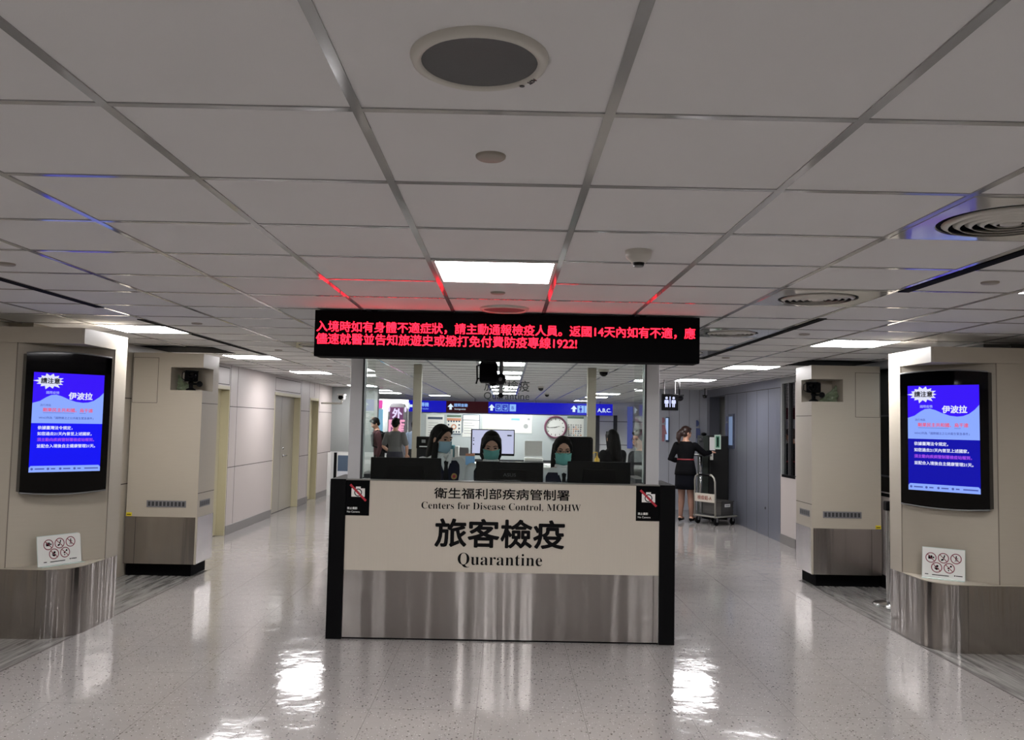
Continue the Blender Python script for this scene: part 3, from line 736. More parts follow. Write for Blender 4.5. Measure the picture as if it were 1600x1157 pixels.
# ------------------------------------------------------------------ thermal camera on its drop pole
t = thing('thermal_camera', 'boxy black thermal camera hanging on a pole in front of the booth glass', 'camera', (-.05, 6.1, CEIL))
m = MB(); m.tube([(-.047, 6.1, CEIL-.002), (-.047, 6.1, 1.83)], .0145, GREY, 12); m.lathe([(.04, 0), (.04, -.01)], (-.047, 6.1, CEIL), GREY, 20); m.ell((-.047, 6.1, 1.825), (.021,)*3, BLACK); m.build('drop_pole', t, world=True, smooth=True, angle=40)
m = MB(); m.box(-.202, 5.98, 1.915, -.075, 6.2, 2.055, BLACKM, .008, 2); m.box(-.195, 5.96, 2.05, -.082, 6.1, 2.06, BLACK); hou = m.build('housing', t, world=True)
m = MB(); m.lathe([(.038, 0), (.04, .02), (.03, .045), (.001, .047)], (-.14, 5.983, 1.985), BLACKG, 24, 'y')
m.build('lens', hou, world=True, smooth=True, angle=40)
m = MB(); m.lathe([(.036, -.02), (.04, -.014), (.04, .014), (.036, .02)], (-.052, 6.07, 1.94), BLACK, 24, 'y'); m.lathe([(.012, -.026), (.014, -.02)], (-.052, 6.07, 1.94), GREY, 16, 'y'); m.limb([(-.06, 6.07, 1.93), (-.11, 6.09, 1.915)], [.02, .025], BLACK); m.build('pan_joint', t, world=True, smooth=True, angle=40)
m = MB(); m.tube([(-.203, 6.0, 2.035), (-.222, 6.0, 2.03), (-.218, 6.0, 1.93), (-.225, 6.0, 1.90)], .006, BLACK, 8); m.tube([(-.203, 6.0, 1.94), (-.218, 6.0, 1.935)], .006, BLACK, 8); m.build('side_bracket', t, world=True)

# ------------------------------------------------------------------ things on the work surface
def monitor_back(x0, x1, z1, label, logo=None):
    w_ = x1-x0; xc = (x0+x1)/2
    t = thing('monitor', label, 'monitor', (xc, 6.64, .96), 0, 'monitors along the counter')
    h = .31; zb = z1-.96-h
    m = MB(); m.box(-w_/2, -.012, zb, w_/2, .02, zb+h, BLACK, .004); m.prism([(-w_*.3, zb+.05), (w_*.3, zb+.05), (w_*.24, zb+h-.06), (-w_*.24, zb+h-.06)], -.045, -.012, BLACKM, 'y'); bc = m.build('back_cover', t)
    m = MB(); m.box(-w_/2+.012, .02, zb+.015, w_/2-.012, .0215, zb+h-.012, glow('officer monitor light', (150, 175, 205), .8)); m.build('screen', t)
    m = MB(); m.box(-.03, -.03, .006, .03, -.005, zb+.1, BLACK); m.build('stand_neck', t)
    m = MB(); m.box(-.12, -.09, 0, .12, .09, .008, BLACK, .003); m.build('stand_foot', t)
    if logo:
        m = MB(); m.text('ASUS', (0, -.0458, zb+h-.1), w=.1, m=mat('dull logo grey', srgb(70, 72, 76), .4), sx=1.2); m.build('logo', bc)
monitor_back(-1.065, -.51, 1.335, 'black monitor back in front of the left officer')
monitor_back(-.235, .296, 1.318, 'black monitor back in front of the middle officer', True)
monitor_back(.488, .985, 1.332, 'black monitor back in front of the right officer')
# ------------------------------------------------------------------ rear desk and what stands on it
t = thing('rear_desk', 'white desk along the back of the booth behind the officers', 'desk', (-.1, 9.6, 0))
m = MB(); m.box(-1.06, 9.2, 1.12, 1.08, 10.1, 1.15, WHITE, .003); m.build('top', t, world=True)
for x in (-.98, .94):
    m = MB(); m.box(x, 9.25, 0, x+.03, 10.05, 1.12, WHITE); m.build('side_panel', t, world=True)
m = MB(); m.box(-.95, 10.0, .3, .94, 10.02, 1.12, WHITE); m.build('modesty_panel', t, world=True)
t = thing('desktop_screen', 'wide lit screen facing out behind the middle officer', 'monitor', (-.155, 9.6, 1.15))
m = MB(); m.box(-.25, -.01, .10, .25, .03, .40, BLACK, .004); m.build('bezel', t)
m = MB(); m.box(-.235, -.0115, .125, .24, -.01, .39, glow('lavender screen', (208, 206, 240), 1.0))
for z in (.29, .265, .22): m.box(-.225, -.0122, z, -.212, -.0114, z+.012, INK)
m.box(.165, -.0122, .325, .215, -.0114, .34, DBLUE); m.box(.06, -.0122, .24, .07, -.0114, .25, LBLUE); m.build('screen', t)
m = MB(); m.box(-.03, .03, 0, .03, .05, .2, BLACK); m.box(-.11, -.06, 0, .11, .1, .008, BLACK, .002); m.build('stand', t)
t = thing('printer', 'white printer with an upright paper tray below the clock', 'printer', (.315, 9.6, 1.15))
m = MB(); m.box(-.11, -.1, 0, .11, .12, .05, GREY, .004); m.box(-.105, -.09, .05, .105, .11, .085, WHITE, .006); m.build('body', t)
m = MB(); m.prism([(.06, .1), (.075, .095), (.12, .27), (.105, .275)], -.1, .1, WHITE, 'x'); m.build('paper_tray', t)
def binder(x, w_, h, mt, label, lab=True):
    t = thing('binder', label, 'binder', (x, 9.5, 1.15), 0, 'binders on the rear desk')
    m = MB(); m.box(-w_/2, -.01, 0, w_/2, .24, h, mt, .003); cv = m.build('cover', t)
    if lab:
        m = MB(); m.box(-w_*.3, -.011, h*.3, w_*.3, -.0095, h*.8, PAPER); m.build('spine_label', cv)
binder(-.615, .045, .21, TEAL, 'teal binder with a white label behind the left officer')
binder(-.56, .04, .2, WHITE, 'white binder next to the teal binder', False)
t = thing('desk_calendar', 'white desk calendar with a grey photo beside the binders', 'calendar', (-.475, 9.45, 1.15))
m = MB(); m.prism([(0, 0), (.09, 0), (.045, .17)], -.055, .055, WHITE, 'x'); m.build('stand_card', t)
m = MB(); m.box(-.05, -.001, .1, .05, .02, .19, GREY); m.build('photo_page', t)
t = thing('supply_box', 'light blue box beside the wide screen', 'box', (-.40, 9.4, 1.15))
m = MB(); m.box(-.05, -.04, 0, .05, .04, .12, LBLUE, .003); m.build('carton', t); m = MB(); m.box(-.05, -.042, .1, .05, .042, .125, ORANGE); m.build('lid', t)
t = thing('sticky_note_box', 'black tray with yellow notes right of the wide screen', 'tray', (.13, 9.35, 1.15))
m = MB(); m.box(-.09, -.05, 0, .09, .05, .03, BLACK, .003); m.build('tray', t); m = MB(); m.box(-.03, -.04, .03, .06, .03, .045, YELLOW); m.build('note_pad', t)
t = thing('pump_bottle', 'yellow pump bottle on the right ledge by the rear post', 'bottle', (1.03, 9.5, 1.15))
YB = mat('yellow liquid bottle', srgb(215, 175, 60), .3)
m = MB(); m.lathe([(.028, 0), (.03, .01), (.03, .09), (.012, .11), (.012, .125)], (0, 0, 0), YB, 20); m.build('bottle', t, smooth=True, angle=50)
m = MB(); m.tube([(0, 0, .125), (0, 0, .165), (-.035, 0, .165), (-.045, 0, .15)], .007, YB, 8); m.build('pump', t, smooth=True)
t = thing('small_green_planter', 'small pale green pot beside the yellow pump bottle', 'pot', (.90, 9.45, 1.15))
m = MB(); m.lathe([(.035, 0), (.05, .05), (.048, .05), (.034, .006)], (0, 0, 0), GREENB, 20); m.build('pot', t, smooth=True); m = MB()
for i in range(9): m.ell((random.uniform(-.03, .03), random.uniform(-.03, .03), .055+random.uniform(0, .02)), (.018, .012, .012), GREENB, 8, 6)
m.build('leaves', t, smooth=True)
# chair and stools of the officers
t = thing('office_chair', 'tall black office chair behind the right officer', 'chair', (.60, 7.22, 0), math.radians(-6))
m = MB(); m.box(-.24, -.24, .60, .24, .24, .67, BLACKC, .03, 3); m.build('seat', t)
m = MB(); m.box(-.145, .24, .80, .145, .31, 1.515, BLACKC, .025, 3); m.build('backrest', t)
m = MB(); m.tube([(0, .2, .62), (0, .32, .64), (0, .33, .95)], .022, BLACK); m.tube([(0, 0, .1), (0, 0, .62)], .03, BLACK); m.build('column', t)
for i in range(5):
    a = 2*math.pi*i/5; m = MB(); m.limb([(0, 0, .11), (.28*math.cos(a), .28*math.sin(a), .075)], [.025, .018], BLACK); m.ell((.29*math.cos(a), .29*math.sin(a), .03), (.03, .03, .03), BLACK); m.build('foot', t)
def stool(x, y, h, label):
    t = thing('stool', label, 'stool', (x, y, 0), 0, 'stools behind the counter')
    m = MB(); m.lathe([(.001, h-.05), (.17, h-.05), (.18, h-.03), (.17, h), (.001, h+.003)], (0, 0, 0), BLACKC, 28); m.build('seat', t, smooth=True)
    for i in range(4):
        a = math.pi/4+math.pi/2*i; m = MB(); m.tube([(.1*math.cos(a), .1*math.sin(a), h-.05), (.21*math.cos(a), .21*math.sin(a), 0)], .014, STEELP); m.build('leg', t)
    m = MB(); R_ = .155; m.tube([(R_*math.cos(k*math.pi/12), R_*math.sin(k*math.pi/12), .32) for k in range(24)], .01, STEELP, 8, closed=True); m.build('foot_ring', t)
stool(-.56, 7.14, .715, 'black stool under the left officer'); stool(-.13, 7.19, .665, 'black stool under the middle officer')

# ------------------------------------------------------------------ screens on the front pillars
def star(cx, cz, rx, rz, n=14, seed=3):
    rnd = random.Random(seed); q = []
    for i in range(2*n):
        a = math.pi*i/n; k = 1.0 if i % 2 == 0 else .72
        if i % 2 == 0: k *= rnd.uniform(.9, 1.15)
        q.append((cx+rx*k*math.cos(a), cz+rz*k*math.sin(a)))
    return q
BL_TOP = (58, 22, 250); BL_LIGHT = (140, 170, 255); WHT = (225, 228, 250)
def screen(label, loc, rz, W, H, x0, z0, w_, h_, lo, es):
    t = thing('display_screen', label, 'screen', loc, rz, 'notice screens on the front pillars')
    n = 14
    arc = lambda zz, s, k: [(-W/2+W*i/n, zz+s*k*(1-(2*i/n-1)**2)) for i in range(n+1)]
    out = arc(0, -1, .02) + arc(H, 1, .022)[::-1]
    m = MB(); m.prism(out, -.055, .03, BLACKG, 'y'); m.build('casing', t)
    m = MB(); m.tube([(x, -.052, z) for x, z in arc(H+.004, 1, .022)], .006, GREY, 8); m.tube([(x, -.052, z) for x, z in arc(-.004, -1, .02)], .006, GREY, 8); m.build('edge_tube', t, smooth=True)  # thin grey tubes along the curved top and bottom edges
    y = -.0555
    G = lambda nm, c, k=1.0: glow(nm, c, es*k)
    m = MB()
    m.box(x0, y-.001, z0, x0+w_, y, z0+h_, G('screen deep blue %s' % lo[0], lo[1:]))
    X = lambda u: x0+u*w_
    Z = lambda v: z0+v*h_
    y -= .0011
    m.box(X(0), y-.0005, Z(.49), X(1), y, Z(1), G('screen violet blue', BL_TOP))
    y -= .0006
    wave = [(X(0), Z(.49))] + [(X(1), Z(.49))] + [(X(u), Z(v)) for u, v in ((1, .815), (.94, .77), (.86, .73), (.78, .71), (.7, .705), (.6, .713), (.5, .735), (.4, .765), (.32, .78), (.25, .775), (.18, .75), (.1, .712), (0, .69))]
    m.prism(wave, y-.0005, y, G('screen light blue', BL_LIGHT), 'y')
    r_ = .035; bar = [(X(0), Z(0)), (X(1), Z(0)), (X(1), Z(.045)), (X(.975), Z(.063)), (X(.025), Z(.063)), (X(0), Z(.045))]
    m.prism(bar, y-.0005, y, G('screen light blue', BL_LIGHT), 'y')
    m.prism(star(X(.22), Z(.915), w_*.205, h_*.075), y-.0005, y, G('screen white', WHT), 'y')
    pic = m.build('picture', t)
    y -= .0008; m = MB()
    T = lambda s, u, v, hgt, mt, b_=.01, al='C', wd=None: m.text(s, (X(u), y, Z(v)), h=None if wd else hgt*h_, w=wd*w_ if wd else None, m=mt, bold=b_, align=al)
    dark = mat('screen black text', (.01, .01, .02), .5); wt = G('screen white', WHT); pk = G('screen pink red', (235, 90, 120)); mg = G('screen magenta', (165, 80, 235)); gr = G('screen grey blue', (85, 100, 190), .8)
    T('請注意', .23, .918, 0, dark, .03, wd=.26)
    T('國際疫情', .27, .8, 0, G('screen pale blue', (170, 180, 255)), .005, wd=.18)
    T('伊波拉', .665, .773, 0, wt, .03, wd=.34)
    T('流行地區', .105, .672, 0, gr, .0, 'L', .15)
    T('剛果民主共和國、烏干達', .15, .625, 0, pk, .02, 'L', .70)
    m.box(X(.15), y-.0004, Z(.594), X(.58), y, Z(.597), gr); m.box(X(.66), y-.0004, Z(.594), X(.75), y, Z(.597), gr)
    T('WHO列為「國際關注之公共衛生緊急事件」', .095, .545, 0, gr, .005, 'L', .77)
    for s, v, mt, wd in (('依據臺灣法令規定，', .445, wt, .48), ('如您過去21天內曾至上述國家，', .385, wt, .76), ('須主動向疾病管制署檢疫站報到，', .325, mg, .80), ('並配合入境後自主健康管理21天。', .262, wt, .82)):
        T(s, .09, v, 0, mt, .02, 'L', wd)
    for u in (.04, .26, .43, .63): m.lathe([(w_*.018, 0), (w_*.018, -.0004)], (X(u), y, Z(.032)), gr, 14, 'y')
    for u, k in ((.08, .13), (.3, .06), (.47, .1), (.67, .05), (.77, .2)): m.box(X(u), y-.0004, Z(.026), X(u+k), y, Z(.038), gr)
    m.build('picture_text', pic)
    return t
screen('black framed portrait screen showing a blue notice on the left pillar', (-3.338, 6.357, 1.052), math.radians(43.6), .595, 1.01, -.244, .142, .49, .735, ('a', 20, 20, 245), 1.0)
screen('black framed portrait screen showing a blue notice on the right pillar', (3.408, 6.487, 1.055), math.radians(-48), .645, 1.02, -.262, .108, .525, .82, ('b', 16, 16, 170), 1.0)

# ------------------------------------------------------------------ prohibition signs on the pillar ledges
def ban_sign(label, loc, rz, w_=.38, h_=.215):
    t = thing('prohibition_sign', label, 'sign', loc, rz, 'prohibition signs on the pillar ledges')
    tilt = .16; D = lambda z: z*tilt
    def q(m, pts, off, mt): m.face([(x, D(z)-off, z) for x, z in pts], mt)
    m = MB(); m.prism([(-.002, 0), (0, 0), (D(h_), h_), (D(h_)-.002, h_)], -w_/2, w_/2, PAPER, 'x'); sh = m.build('sheet', t)
    m = MB(); m.prism([(-.05, 0), (.0, 0), (.0, .003), (-.05, .003)], -w_/2, w_/2, GLASSE, 'x'); m.prism([(.0, 0), (.003, 0), (D(h_)+.004, h_+.004), (D(h_)+.001, h_+.004)], -w_/2-.003, w_/2+.003, GLASSE, 'x'); m.build('acrylic_stand', t)
    m = MB()
    def ring(cx, cz, r):
        n = 28
        for i in range(n):
            a, b_ = 2*math.pi*i/n, 2*math.pi*(i+1)/n
            q(m, [(cx+r*math.cos(a), cz+r*math.sin(a)), (cx+r*math.cos(b_), cz+r*math.sin(b_)), (cx+r*.84*math.cos(b_), cz+r*.84*math.sin(b_)), (cx+r*.84*math.cos(a), cz+r*.84*math.sin(a))][::-1], .0028, MAROONI)
        v = Vector((1, -1)).normalized(); nn = Vector((1, 1)).normalized()*r*.07; c = Vector((cx, cz))
        q(m, [tuple(c-v*r*.88+nn), tuple(c-v*r*.88-nn), tuple(c+v*r*.88-nn), tuple(c+v*r*.88+nn)], .0034, MAROONI)
    def sq(cx, cz, a, b_, rot=0):
        co, si = math.cos(rot), math.sin(rot)
        q(m, [(cx+x*co-z*si, cz+x*si+z*co) for x, z in ((-a, -b_), (a, -b_), (a, b_), (-a, b_))], .0031, INK)
    def dot(cx, cz, r): q(m, [(cx+r*math.cos(k*math.pi/6), cz+r*math.sin(k*math.pi/6)) for k in range(12)], .0031, INK)
    R_ = .0385
    for cx, cz, kind in ((-.086, .152, 'cam'), (.0, .155, 'phone'), (.086, .158, 'walk'), (-.046, .082, 'food'), (.040, .084, 'smoke')):
        ring(cx, cz, R_)
        if kind == 'cam': sq(cx-.004, cz, .015, .010); sq(cx+.018, cz+.002, .005, .006); dot(cx-.01, cz+.012, .006); dot(cx+.004, cz+.012, .006)
        if kind == 'phone': sq(cx+.006, cz+.012, .004, .012, -.3); sq(cx-.006, cz-.012, .008, .006, .4); dot(cx-.012, cz-.016, .005)
        if kind == 'walk': dot(cx+.002, cz+.017, .005); sq(cx, cz+.003, .004, .009); sq(cx+.006, cz+.006, .009, .002, -.5); sq(cx-.004, cz-.013, .002, .009, -.35); sq(cx+.005, cz-.013, .002, .009, .35)
        if kind == 'food': q(m, [(cx-.018+.036*i/10, cz-.003-(.016*math.sin(math.pi*i/10))) for i in range(11)], .0031, INK); dot(cx+.004, cz+.01, .009); dot(cx-.008, cz+.004, .006)
        if kind == 'smoke': dot(cx+.012, cz+.014, .007); dot(cx-.006, cz-.002, .006); dot(cx-.004, cz-.017, .005); sq(cx+.002, cz+.006, .002, .012, -.9)
    sq(-.02, .026, .058, .003); sq(-.115, .028, .012, .003); sq(.108, .032, .022, .003); dot(.078, .032, .005)
    m.build('pictograms', sh)
ban_sign('white sign with five red prohibition circles on the left pillar ledge', (-3.322, 6.365, .5005), math.radians(60), .335)
ban_sign('white sign with five red prohibition circles on the right pillar ledge', (3.357, 6.452, .5005), math.radians(-34), .29, .225)

# ------------------------------------------------------------------ cameras in the rear pillars
def niche_camera(label, loc, rz, yellow=False):
    t = thing('niche_camera', label, 'camera', loc, rz, 'thermal cameras in the pillar niches')
    m = MB(); m.box(-.06, -.09, .095, .06, .09, .2, BLACKM, .006, 2); m.box(-.065, -.1, .195, .065, .05, .203, BLACK); hou = m.build('housing', t)
    m = MB(); m.lathe([(.036, 0), (.04, -.03), (.033, -.045), (.03, -.03), (.001, -.028)], (0, -.09, .148), BLACKG, 24, 'y'); m.build('lens', hou, smooth=True, angle=40)
    m = MB(); m.tube([(-.066, -.05, .19), (-.09, -.05, .18), (-.092, -.05, .12), (-.066, -.05, .105)], .005, BLACK, 8); m.build('side_bracket', t)
    m = MB(); m.lathe([(.05, 0), (.05, .012), (.02, .03), (.02, .06), (.03, .08), (.018, .098)], (0, 0, 0), BLACK, 20); m.build('mount', t, smooth=True, angle=40)
    m = MB(); m.lathe([(.028, -.015), (.032, 0), (.028, .015)], (.085, .0, .07), BLACK, 20, 'y'); m.tube([(0, 0, .07), (.085, 0, .07)], .01, BLACK); m.build('pan_knob', t, smooth=True, angle=40)
    if yellow:
        m = MB(); m.box(-.02, -.0965, .125, .02, -.0915, .155, YELLOW); m.build('yellow_tag', t)
niche_camera('black camera with a yellow tag in the left pillar niche', (-3.295, 8.72, 1.897), math.radians(25), True)
niche_camera('black camera poking out of the right pillar niche', (3.245, 8.84, 1.917), math.radians(-30))
def bag(label, loc, rz, s):
    m = MB(); n = 22; R_ = []; rnd = random.Random(5); ph = [rnd.uniform(0, 6.28) for _ in range(6)]
    for j in range(15):
        v = j/14; w_ = (.066+.016*math.sin(v*5+1)-.05*v**3)*s; d_ = (.040-.026*v)*s; ring = []
        for k in range(n):
            a_ = 2*math.pi*k/n
            f = 1+.16*math.sin(3*a_+ph[0]+v*9)+.12*math.sin(5*a_+ph[1]-v*13)+.10*rnd.uniform(-1, 1)
            ring.append((w_*math.cos(a_)*f+v*.085*s, d_*math.sin(a_)*f+.012*math.sin(v*16+ph[2])*s, (v*.17+.010*math.sin(2*a_+ph[3]+v*6)*v)*s))
        R_.append(ring)
    m.rings(R_, GREENB); o = m.build('plastic_bag', None, False, loc=loc, rz=rz); tag(o, label, 'bag', 'crumpled bags in the pillar niches')
bag('crumpled pale green plastic bag beside the camera in the right niche', (3.40, 8.84, 1.9155), 0, 1.0)
bag('crumpled pale green plastic bag behind the camera in the left niche', (-3.38, 8.80, 1.8955), math.pi, .95)

# ------------------------------------------------------------------ barrier post
t = thing('barrier_post', 'steel belt barrier post half hidden behind the right front pillar', 'barrier post', (3.62, 7.93, .001))
m = MB(); m.lathe([(.001, .035), (.05, .032), (.14, .014), (.15, .004), (.15, 0)], (0, 0, 0), STEELP, 36); m.build('base', t, smooth=True, angle=50)
m = MB(); m.lathe([(.032, .03), (.032, .87)], (0, 0, 0), STEELP, 20); m.build('post', t, smooth=True, angle=50)
m = MB(); m.box(-.04, -.04, .87, .04, .04, .96, BLACK, .012, 2); m.build('belt_head', t)

# ------------------------------------------------------------------ right corridor: kiosk, trolley, crate, signs
t = thing('service_cabinet', 'tall dark grey cabinet against the right metal wall', 'cabinet', (3.7, 15.0, 0))
CAB = mat('cabinet dark', srgb(26, 26, 26), .5, spec=.2); CAB2 = mat('cabinet green grey', srgb(52, 58, 54), .5, spec=.2)
m = MB(); m.box(3.61, 14.85, .05, 3.94, 15.35, 1.475, CAB, .005); m.build('body', t, world=True)
m = MB(); m.box(3.50, 14.95, .05, 3.608, 15.35, 1.475, CAB2, .004); m.build('side_bay', t, world=True)
m = MB(); m.box(3.52, 14.9, 0, 3.93, 15.33, .05, BLACKM); m.build('plinth', t, world=True)
m = MB(); m.box(3.60, 14.842, 1.22, 3.70, 14.849, 1.45, PAPER); m.box(3.61, 14.841, 1.05, 3.665, 14.849, 1.19, OFFW); m.build('white_notice', t, world=True)
m = MB(); m.box(3.685, 14.835, 1.24, 3.80, 14.842, 1.495, mat('pale green sheet', srgb(190, 210, 195), .6)); m.box(3.71, 14.834, 1.27, 3.775, 14.8351, 1.47, mat('green print', srgb(70, 130, 100), .6)); m.box(3.73, 14.833, 1.29, 3.755, 14.8341, 1.45, INK); m.build('green_notice', t, world=True)
m = MB(); m.ell((3.56, 15.1, 1.50), (.05, .06, .03), BLACK); m.build('phone_rest', t, world=True, smooth=True)
t = thing('check_in_stand', 'metal stand with a small tray in front of the standing woman', 'stand', (3.43, 14.75, 0))
m = MB(); m.tube([(0, 0, .02), (0, 0, 1.12)], .022, STEELP, 14); m.build('pole', t, smooth=True)
m = MB(); m.lathe([(.14, 0), (.14, .012), (.03, .03)], (0, 0, 0), GREY, 28); m.build('foot', t, smooth=True, angle=40)
m = MB(); m.box(-.15, -.12, 1.12, .16, .1, 1.14, DGREY, .003); m.box(-.13, -.1, 1.14, -.06, .02, 1.155, WHITE); m.box(.05, -.1, 1.14, .14, .0, 1.155, WHITE); m.build('tray', t)
m = MB(); m.box(-.03, .02, 1.14, .05, .06, 1.36, DGREY, .004); m.ell((.0, .03, 1.4), (.04, .03, .045), DGREY); m.build('reader', t, smooth=False)
t = thing('platform_trolley', 'grey platform trolley with a bent tube handle beside the metal wall', 'trolley', (3.34, 14.06, 0), math.radians(35.5))
TUBE = mat('trolley tube', srgb(150, 148, 140), .35, metal=.5)
m = MB(); m.box(0, -.25, .13, .51, .25, .155, mat('trolley deck', srgb(58, 60, 62), .6), .004); m.tube([(0, -.25, .145), (.51, -.25, .145), (.53, -.2, .145), (.53, .2, .145), (.51, .25, .145), (0, .25, .145)], .013, TUBE, 8, closed=True); m.build('deck', t)
m = MB(); m.tube([(0, -.22, .15), (-.01, -.22, .72), (-.015, -.2, .79), (-.017, -.15, .83), (-.017, .15, .83), (-.015, .2, .79), (-.01, .22, .72), (0, .22, .15)], .016, TUBE, 10); hd_ = m.build('handle', t, smooth=True)
m = MB(); m.tube([(-.017, -.12, .83), (-.017, .12, .83)], .021, BLACK, 10); m.build('grip', hd_, smooth=True)
m = MB(); m.box(-.014, -.21, .38, -.004, .21, .52, mat('trolley plate', srgb(176, 170, 158), .5)); m.text('檢疫組-A', (-.0155, 0, .45), w=.3, m=mat('plate red brown', srgb(120, 60, 50), .5), R=(0, -1, 0), bold=.02); m.build('name_plate', t)
for x in (.05, .45):
    for y in (-.2, .2):
        m = MB(); m.lathe([(.02, -.014), (.055, -.014), (.06, -.008), (.06, .008), (.055, .014), (.02, .014)], (x, y, .06), BLACK, 20, 'y'); m.box(x-.02, y-.02, .06, x+.02, y-.016, .13, GREY); m.box(x-.02, y+.016, .06, x+.02, y+.02, .13, GREY); m.build('castor', t, smooth=False)
t = thing('crate', 'dark grey plastic crate riding on the trolley', 'crate', (3.60, 14.245, .158), math.radians(35.5))
CR = mat('crate plastic', srgb(70, 68, 66), .5)
m = MB(); h = .24
m.box(-.15, -.2, 0, .15, .2, .012, CR)
for q in ((-.15, -.2, .15, -.188), (-.15, .188, .15, .2), (-.15, -.2, -.138, .2), (.138, -.2, .15, .2)): m.box(q[0], q[1], 0, q[2], q[3], h, CR)
for z in (.06, .12, .18): m.box(-.155, -.205, z, .155, -.2, z+.012, CR); m.box(-.155, -.2, z, -.15, .2, z+.012, CR)
tub = m.build('tub', t)
m = MB(); m.box(-.162, -.212, h-.02, .162, -.188, h, CR); m.box(-.162, .188, h-.02, .162, .212, h, CR); m.box(-.162, -.212, h-.02, -.138, .212, h, CR); m.box(.138, -.212, h-.02, .162, .212, h, CR); m.build('rim', t)
m = MB(); m.box(-.07, -.2075, .14, .07, -.2055, .19, PAPER); m.box(-.05, -.208, .158, .05, -.2073, .172, LGREY); m.build('label_card', tub)
for i, (x, y) in enumerate(((-.08, -.08), (.05, .02))):
    m = MB(); m.box(x-.05, y-.07, 0, x+.05, y+.07, .2, PAPER, .01); o = m.build('paper_pack', None, loc=(0, 0, 0)); o.data.transform(Matrix.Rotation(math.radians(35.5), 4, 'Z')); o.location = (3.60, 14.245, .171)
    tag(o, ['white paper pack in the crate, front one', 'white paper pack in the crate, back one'][i], 'paper pack', 'paper packs in the crate')
def person_icon(m, x, z, s, y, mt, skirt=False, R=None):
    m.lathe([(.001, 0), (.12*s, 0), (.12*s, -.001), (.001, -.001)], (x, y, z+.86*s), mt, 20, 'y')
    body = [(-.16, .68), (.16, .68), (.2, .6), (.2, .34), (.12, .34), (.12, 0), (.02, 0), (.02, .3), (-.02, .3), (-.02, 0), (-.12, 0), (-.12, .34), (-.2, .34), (-.2, .6)] if not skirt else [(-.12, .68), (.12, .68), (.26, .3), (.12, .3), (.1, 0), (-.1, 0), (-.12, .3), (-.26, .3)]
    m.prism([(x+a*s, z+b_*s) for a, b_ in body], y-.001, y, mt, 'y')
t = thing('restroom_sign', 'black hanging restroom sign with two lit white figures', 'sign', (2.535, 13, 2.0))
m = MB(); m.box(2.405, 13, 1.875, 2.665, 13.08, 2.128, BLACK, .004); m.build('case', t, world=True)
m = MB(); IC = glow('lit icon', (205, 210, 255), 1.2); person_icon(m, 2.48, 1.925, .165, 12.999, IC); person_icon(m, 2.59, 1.925, .165, 12.999, IC); m.box(2.528, 12.998, 1.925, 2.542, 12.999, 2.09, IC); m.build('lit_figures', t, world=True)
for x in (2.45, 2.62):
    m = MB(); m.tube([(x, 13.04, 2.125), (x, 13.04, CEIL-.003)], .008, GREY); m.build('hanger', t, world=True)
def wall_cam(label, loc, rz, s=1.0, white=True):
    t = thing('bullet_camera', label, 'security camera', loc, rz)
    m = MB(); m.lathe([(.045*s, .09*s), (.05*s, .08*s), (.05*s, -.08*s), (.043*s, -.085*s)], (0, 0, 0), WHITE if white else BLACK, 24, 'y'); m.box(-.055*s, -.1*s, .03*s, .055*s, .1*s, .055*s, WHITE if white else BLACK); m.build('housing', t, smooth=False)
    m = MB(); m.lathe([(.04*s, -.088*s), (.001, -.089*s)], (0, 0, 0), BLACKG, 20, 'y'); m.build('lens', t)
    m = MB(); m.tube([(0, .02*s, -.05*s), (0, .02*s, -.1*s), (-.1*s, .02*s, -.1*s), (-.34*s, .02*s, -.1*s)] if white else [(0, 0, .05*s), (0, 0, .28*s)], .014*s, OFFW if white else BLACK); m.build('arm', t, smooth=True)
wall_cam('white camera on a bracket at the far end of the left wall', (-3.42, 17.3, 2.09), 0, 1.25)
wall_cam('small black camera beside the hanging restroom sign', (2.72, 13.2, 2.075), 0, .95, False)
wall_cam('small dark camera on the ceiling above the passage opening', (3.74, 15.8, 2.2), math.radians(-30), .56, False)
# wall posters and figures in the right corridor
o = MB(); o.box(XR-.02, 14.5, 1.26, XR, 14.86, 1.865, mat('poster frame slate', srgb(52, 58, 78), .4)); o.box(XR-.022, 14.56, 1.32, XR-.02, 14.8, 1.82, glow('poster lit blue', (120, 140, 175), .8))
tag(o.build('lit_poster'), 'tall blue lit poster on the right metal wall', 'poster')
def flat_icon(label, x, y, z, s, mt, skirt, side):
    m = MB(); person_icon(m, 0, 0, s, 0, mt, skirt); o = m.build('restroom_figure', None, loc=(x, y, z), rz=(math.pi/2 if side else 0)); tag(o, label, 'wall figure')
BLF = mat('blue figure', srgb(72, 84, 128), .5); MRF = mat('maroon figure', srgb(140, 90, 100), .5)
m = MB(); person_icon(m, 0, 0, .42, 0, BLF); o = m.build('restroom_figure', None, loc=(XR-.002, 15.0, 1.42), rz=-math.pi/2); tag(o, 'blue male figure on the metal wall above the dark cabinet', 'wall figure')
m = MB(); person_icon(m, 0, 0, .52, 0, BLF); o = m.build('restroom_figure', None, loc=(3.745, 16.48, 1.25), rz=math.radians(-62)); tag(o, 'blue figure on the pale back wall left of the passage', 'wall figure')
m = MB(); person_icon(m, 0, 0, .48, 0, MRF, True); o = m.build('restroom_figure', None, loc=(3.075, 16.48, 1.33), rz=math.radians(-60)); tag(o, 'maroon female figure on the pale back wall by the booth post', 'wall figure')
o = MB(); o.box(3.135, 16.45, 1.32, 3.20, 16.495, 1.81, DBLUE); o.box(3.125, 16.45, 1.36, 3.175, 16.4495, 1.79, glow('small lit sign', (170, 195, 235), .9)); tag(o.build('projecting_sign'), 'narrow pale blue sign beside the maroon figure', 'sign')
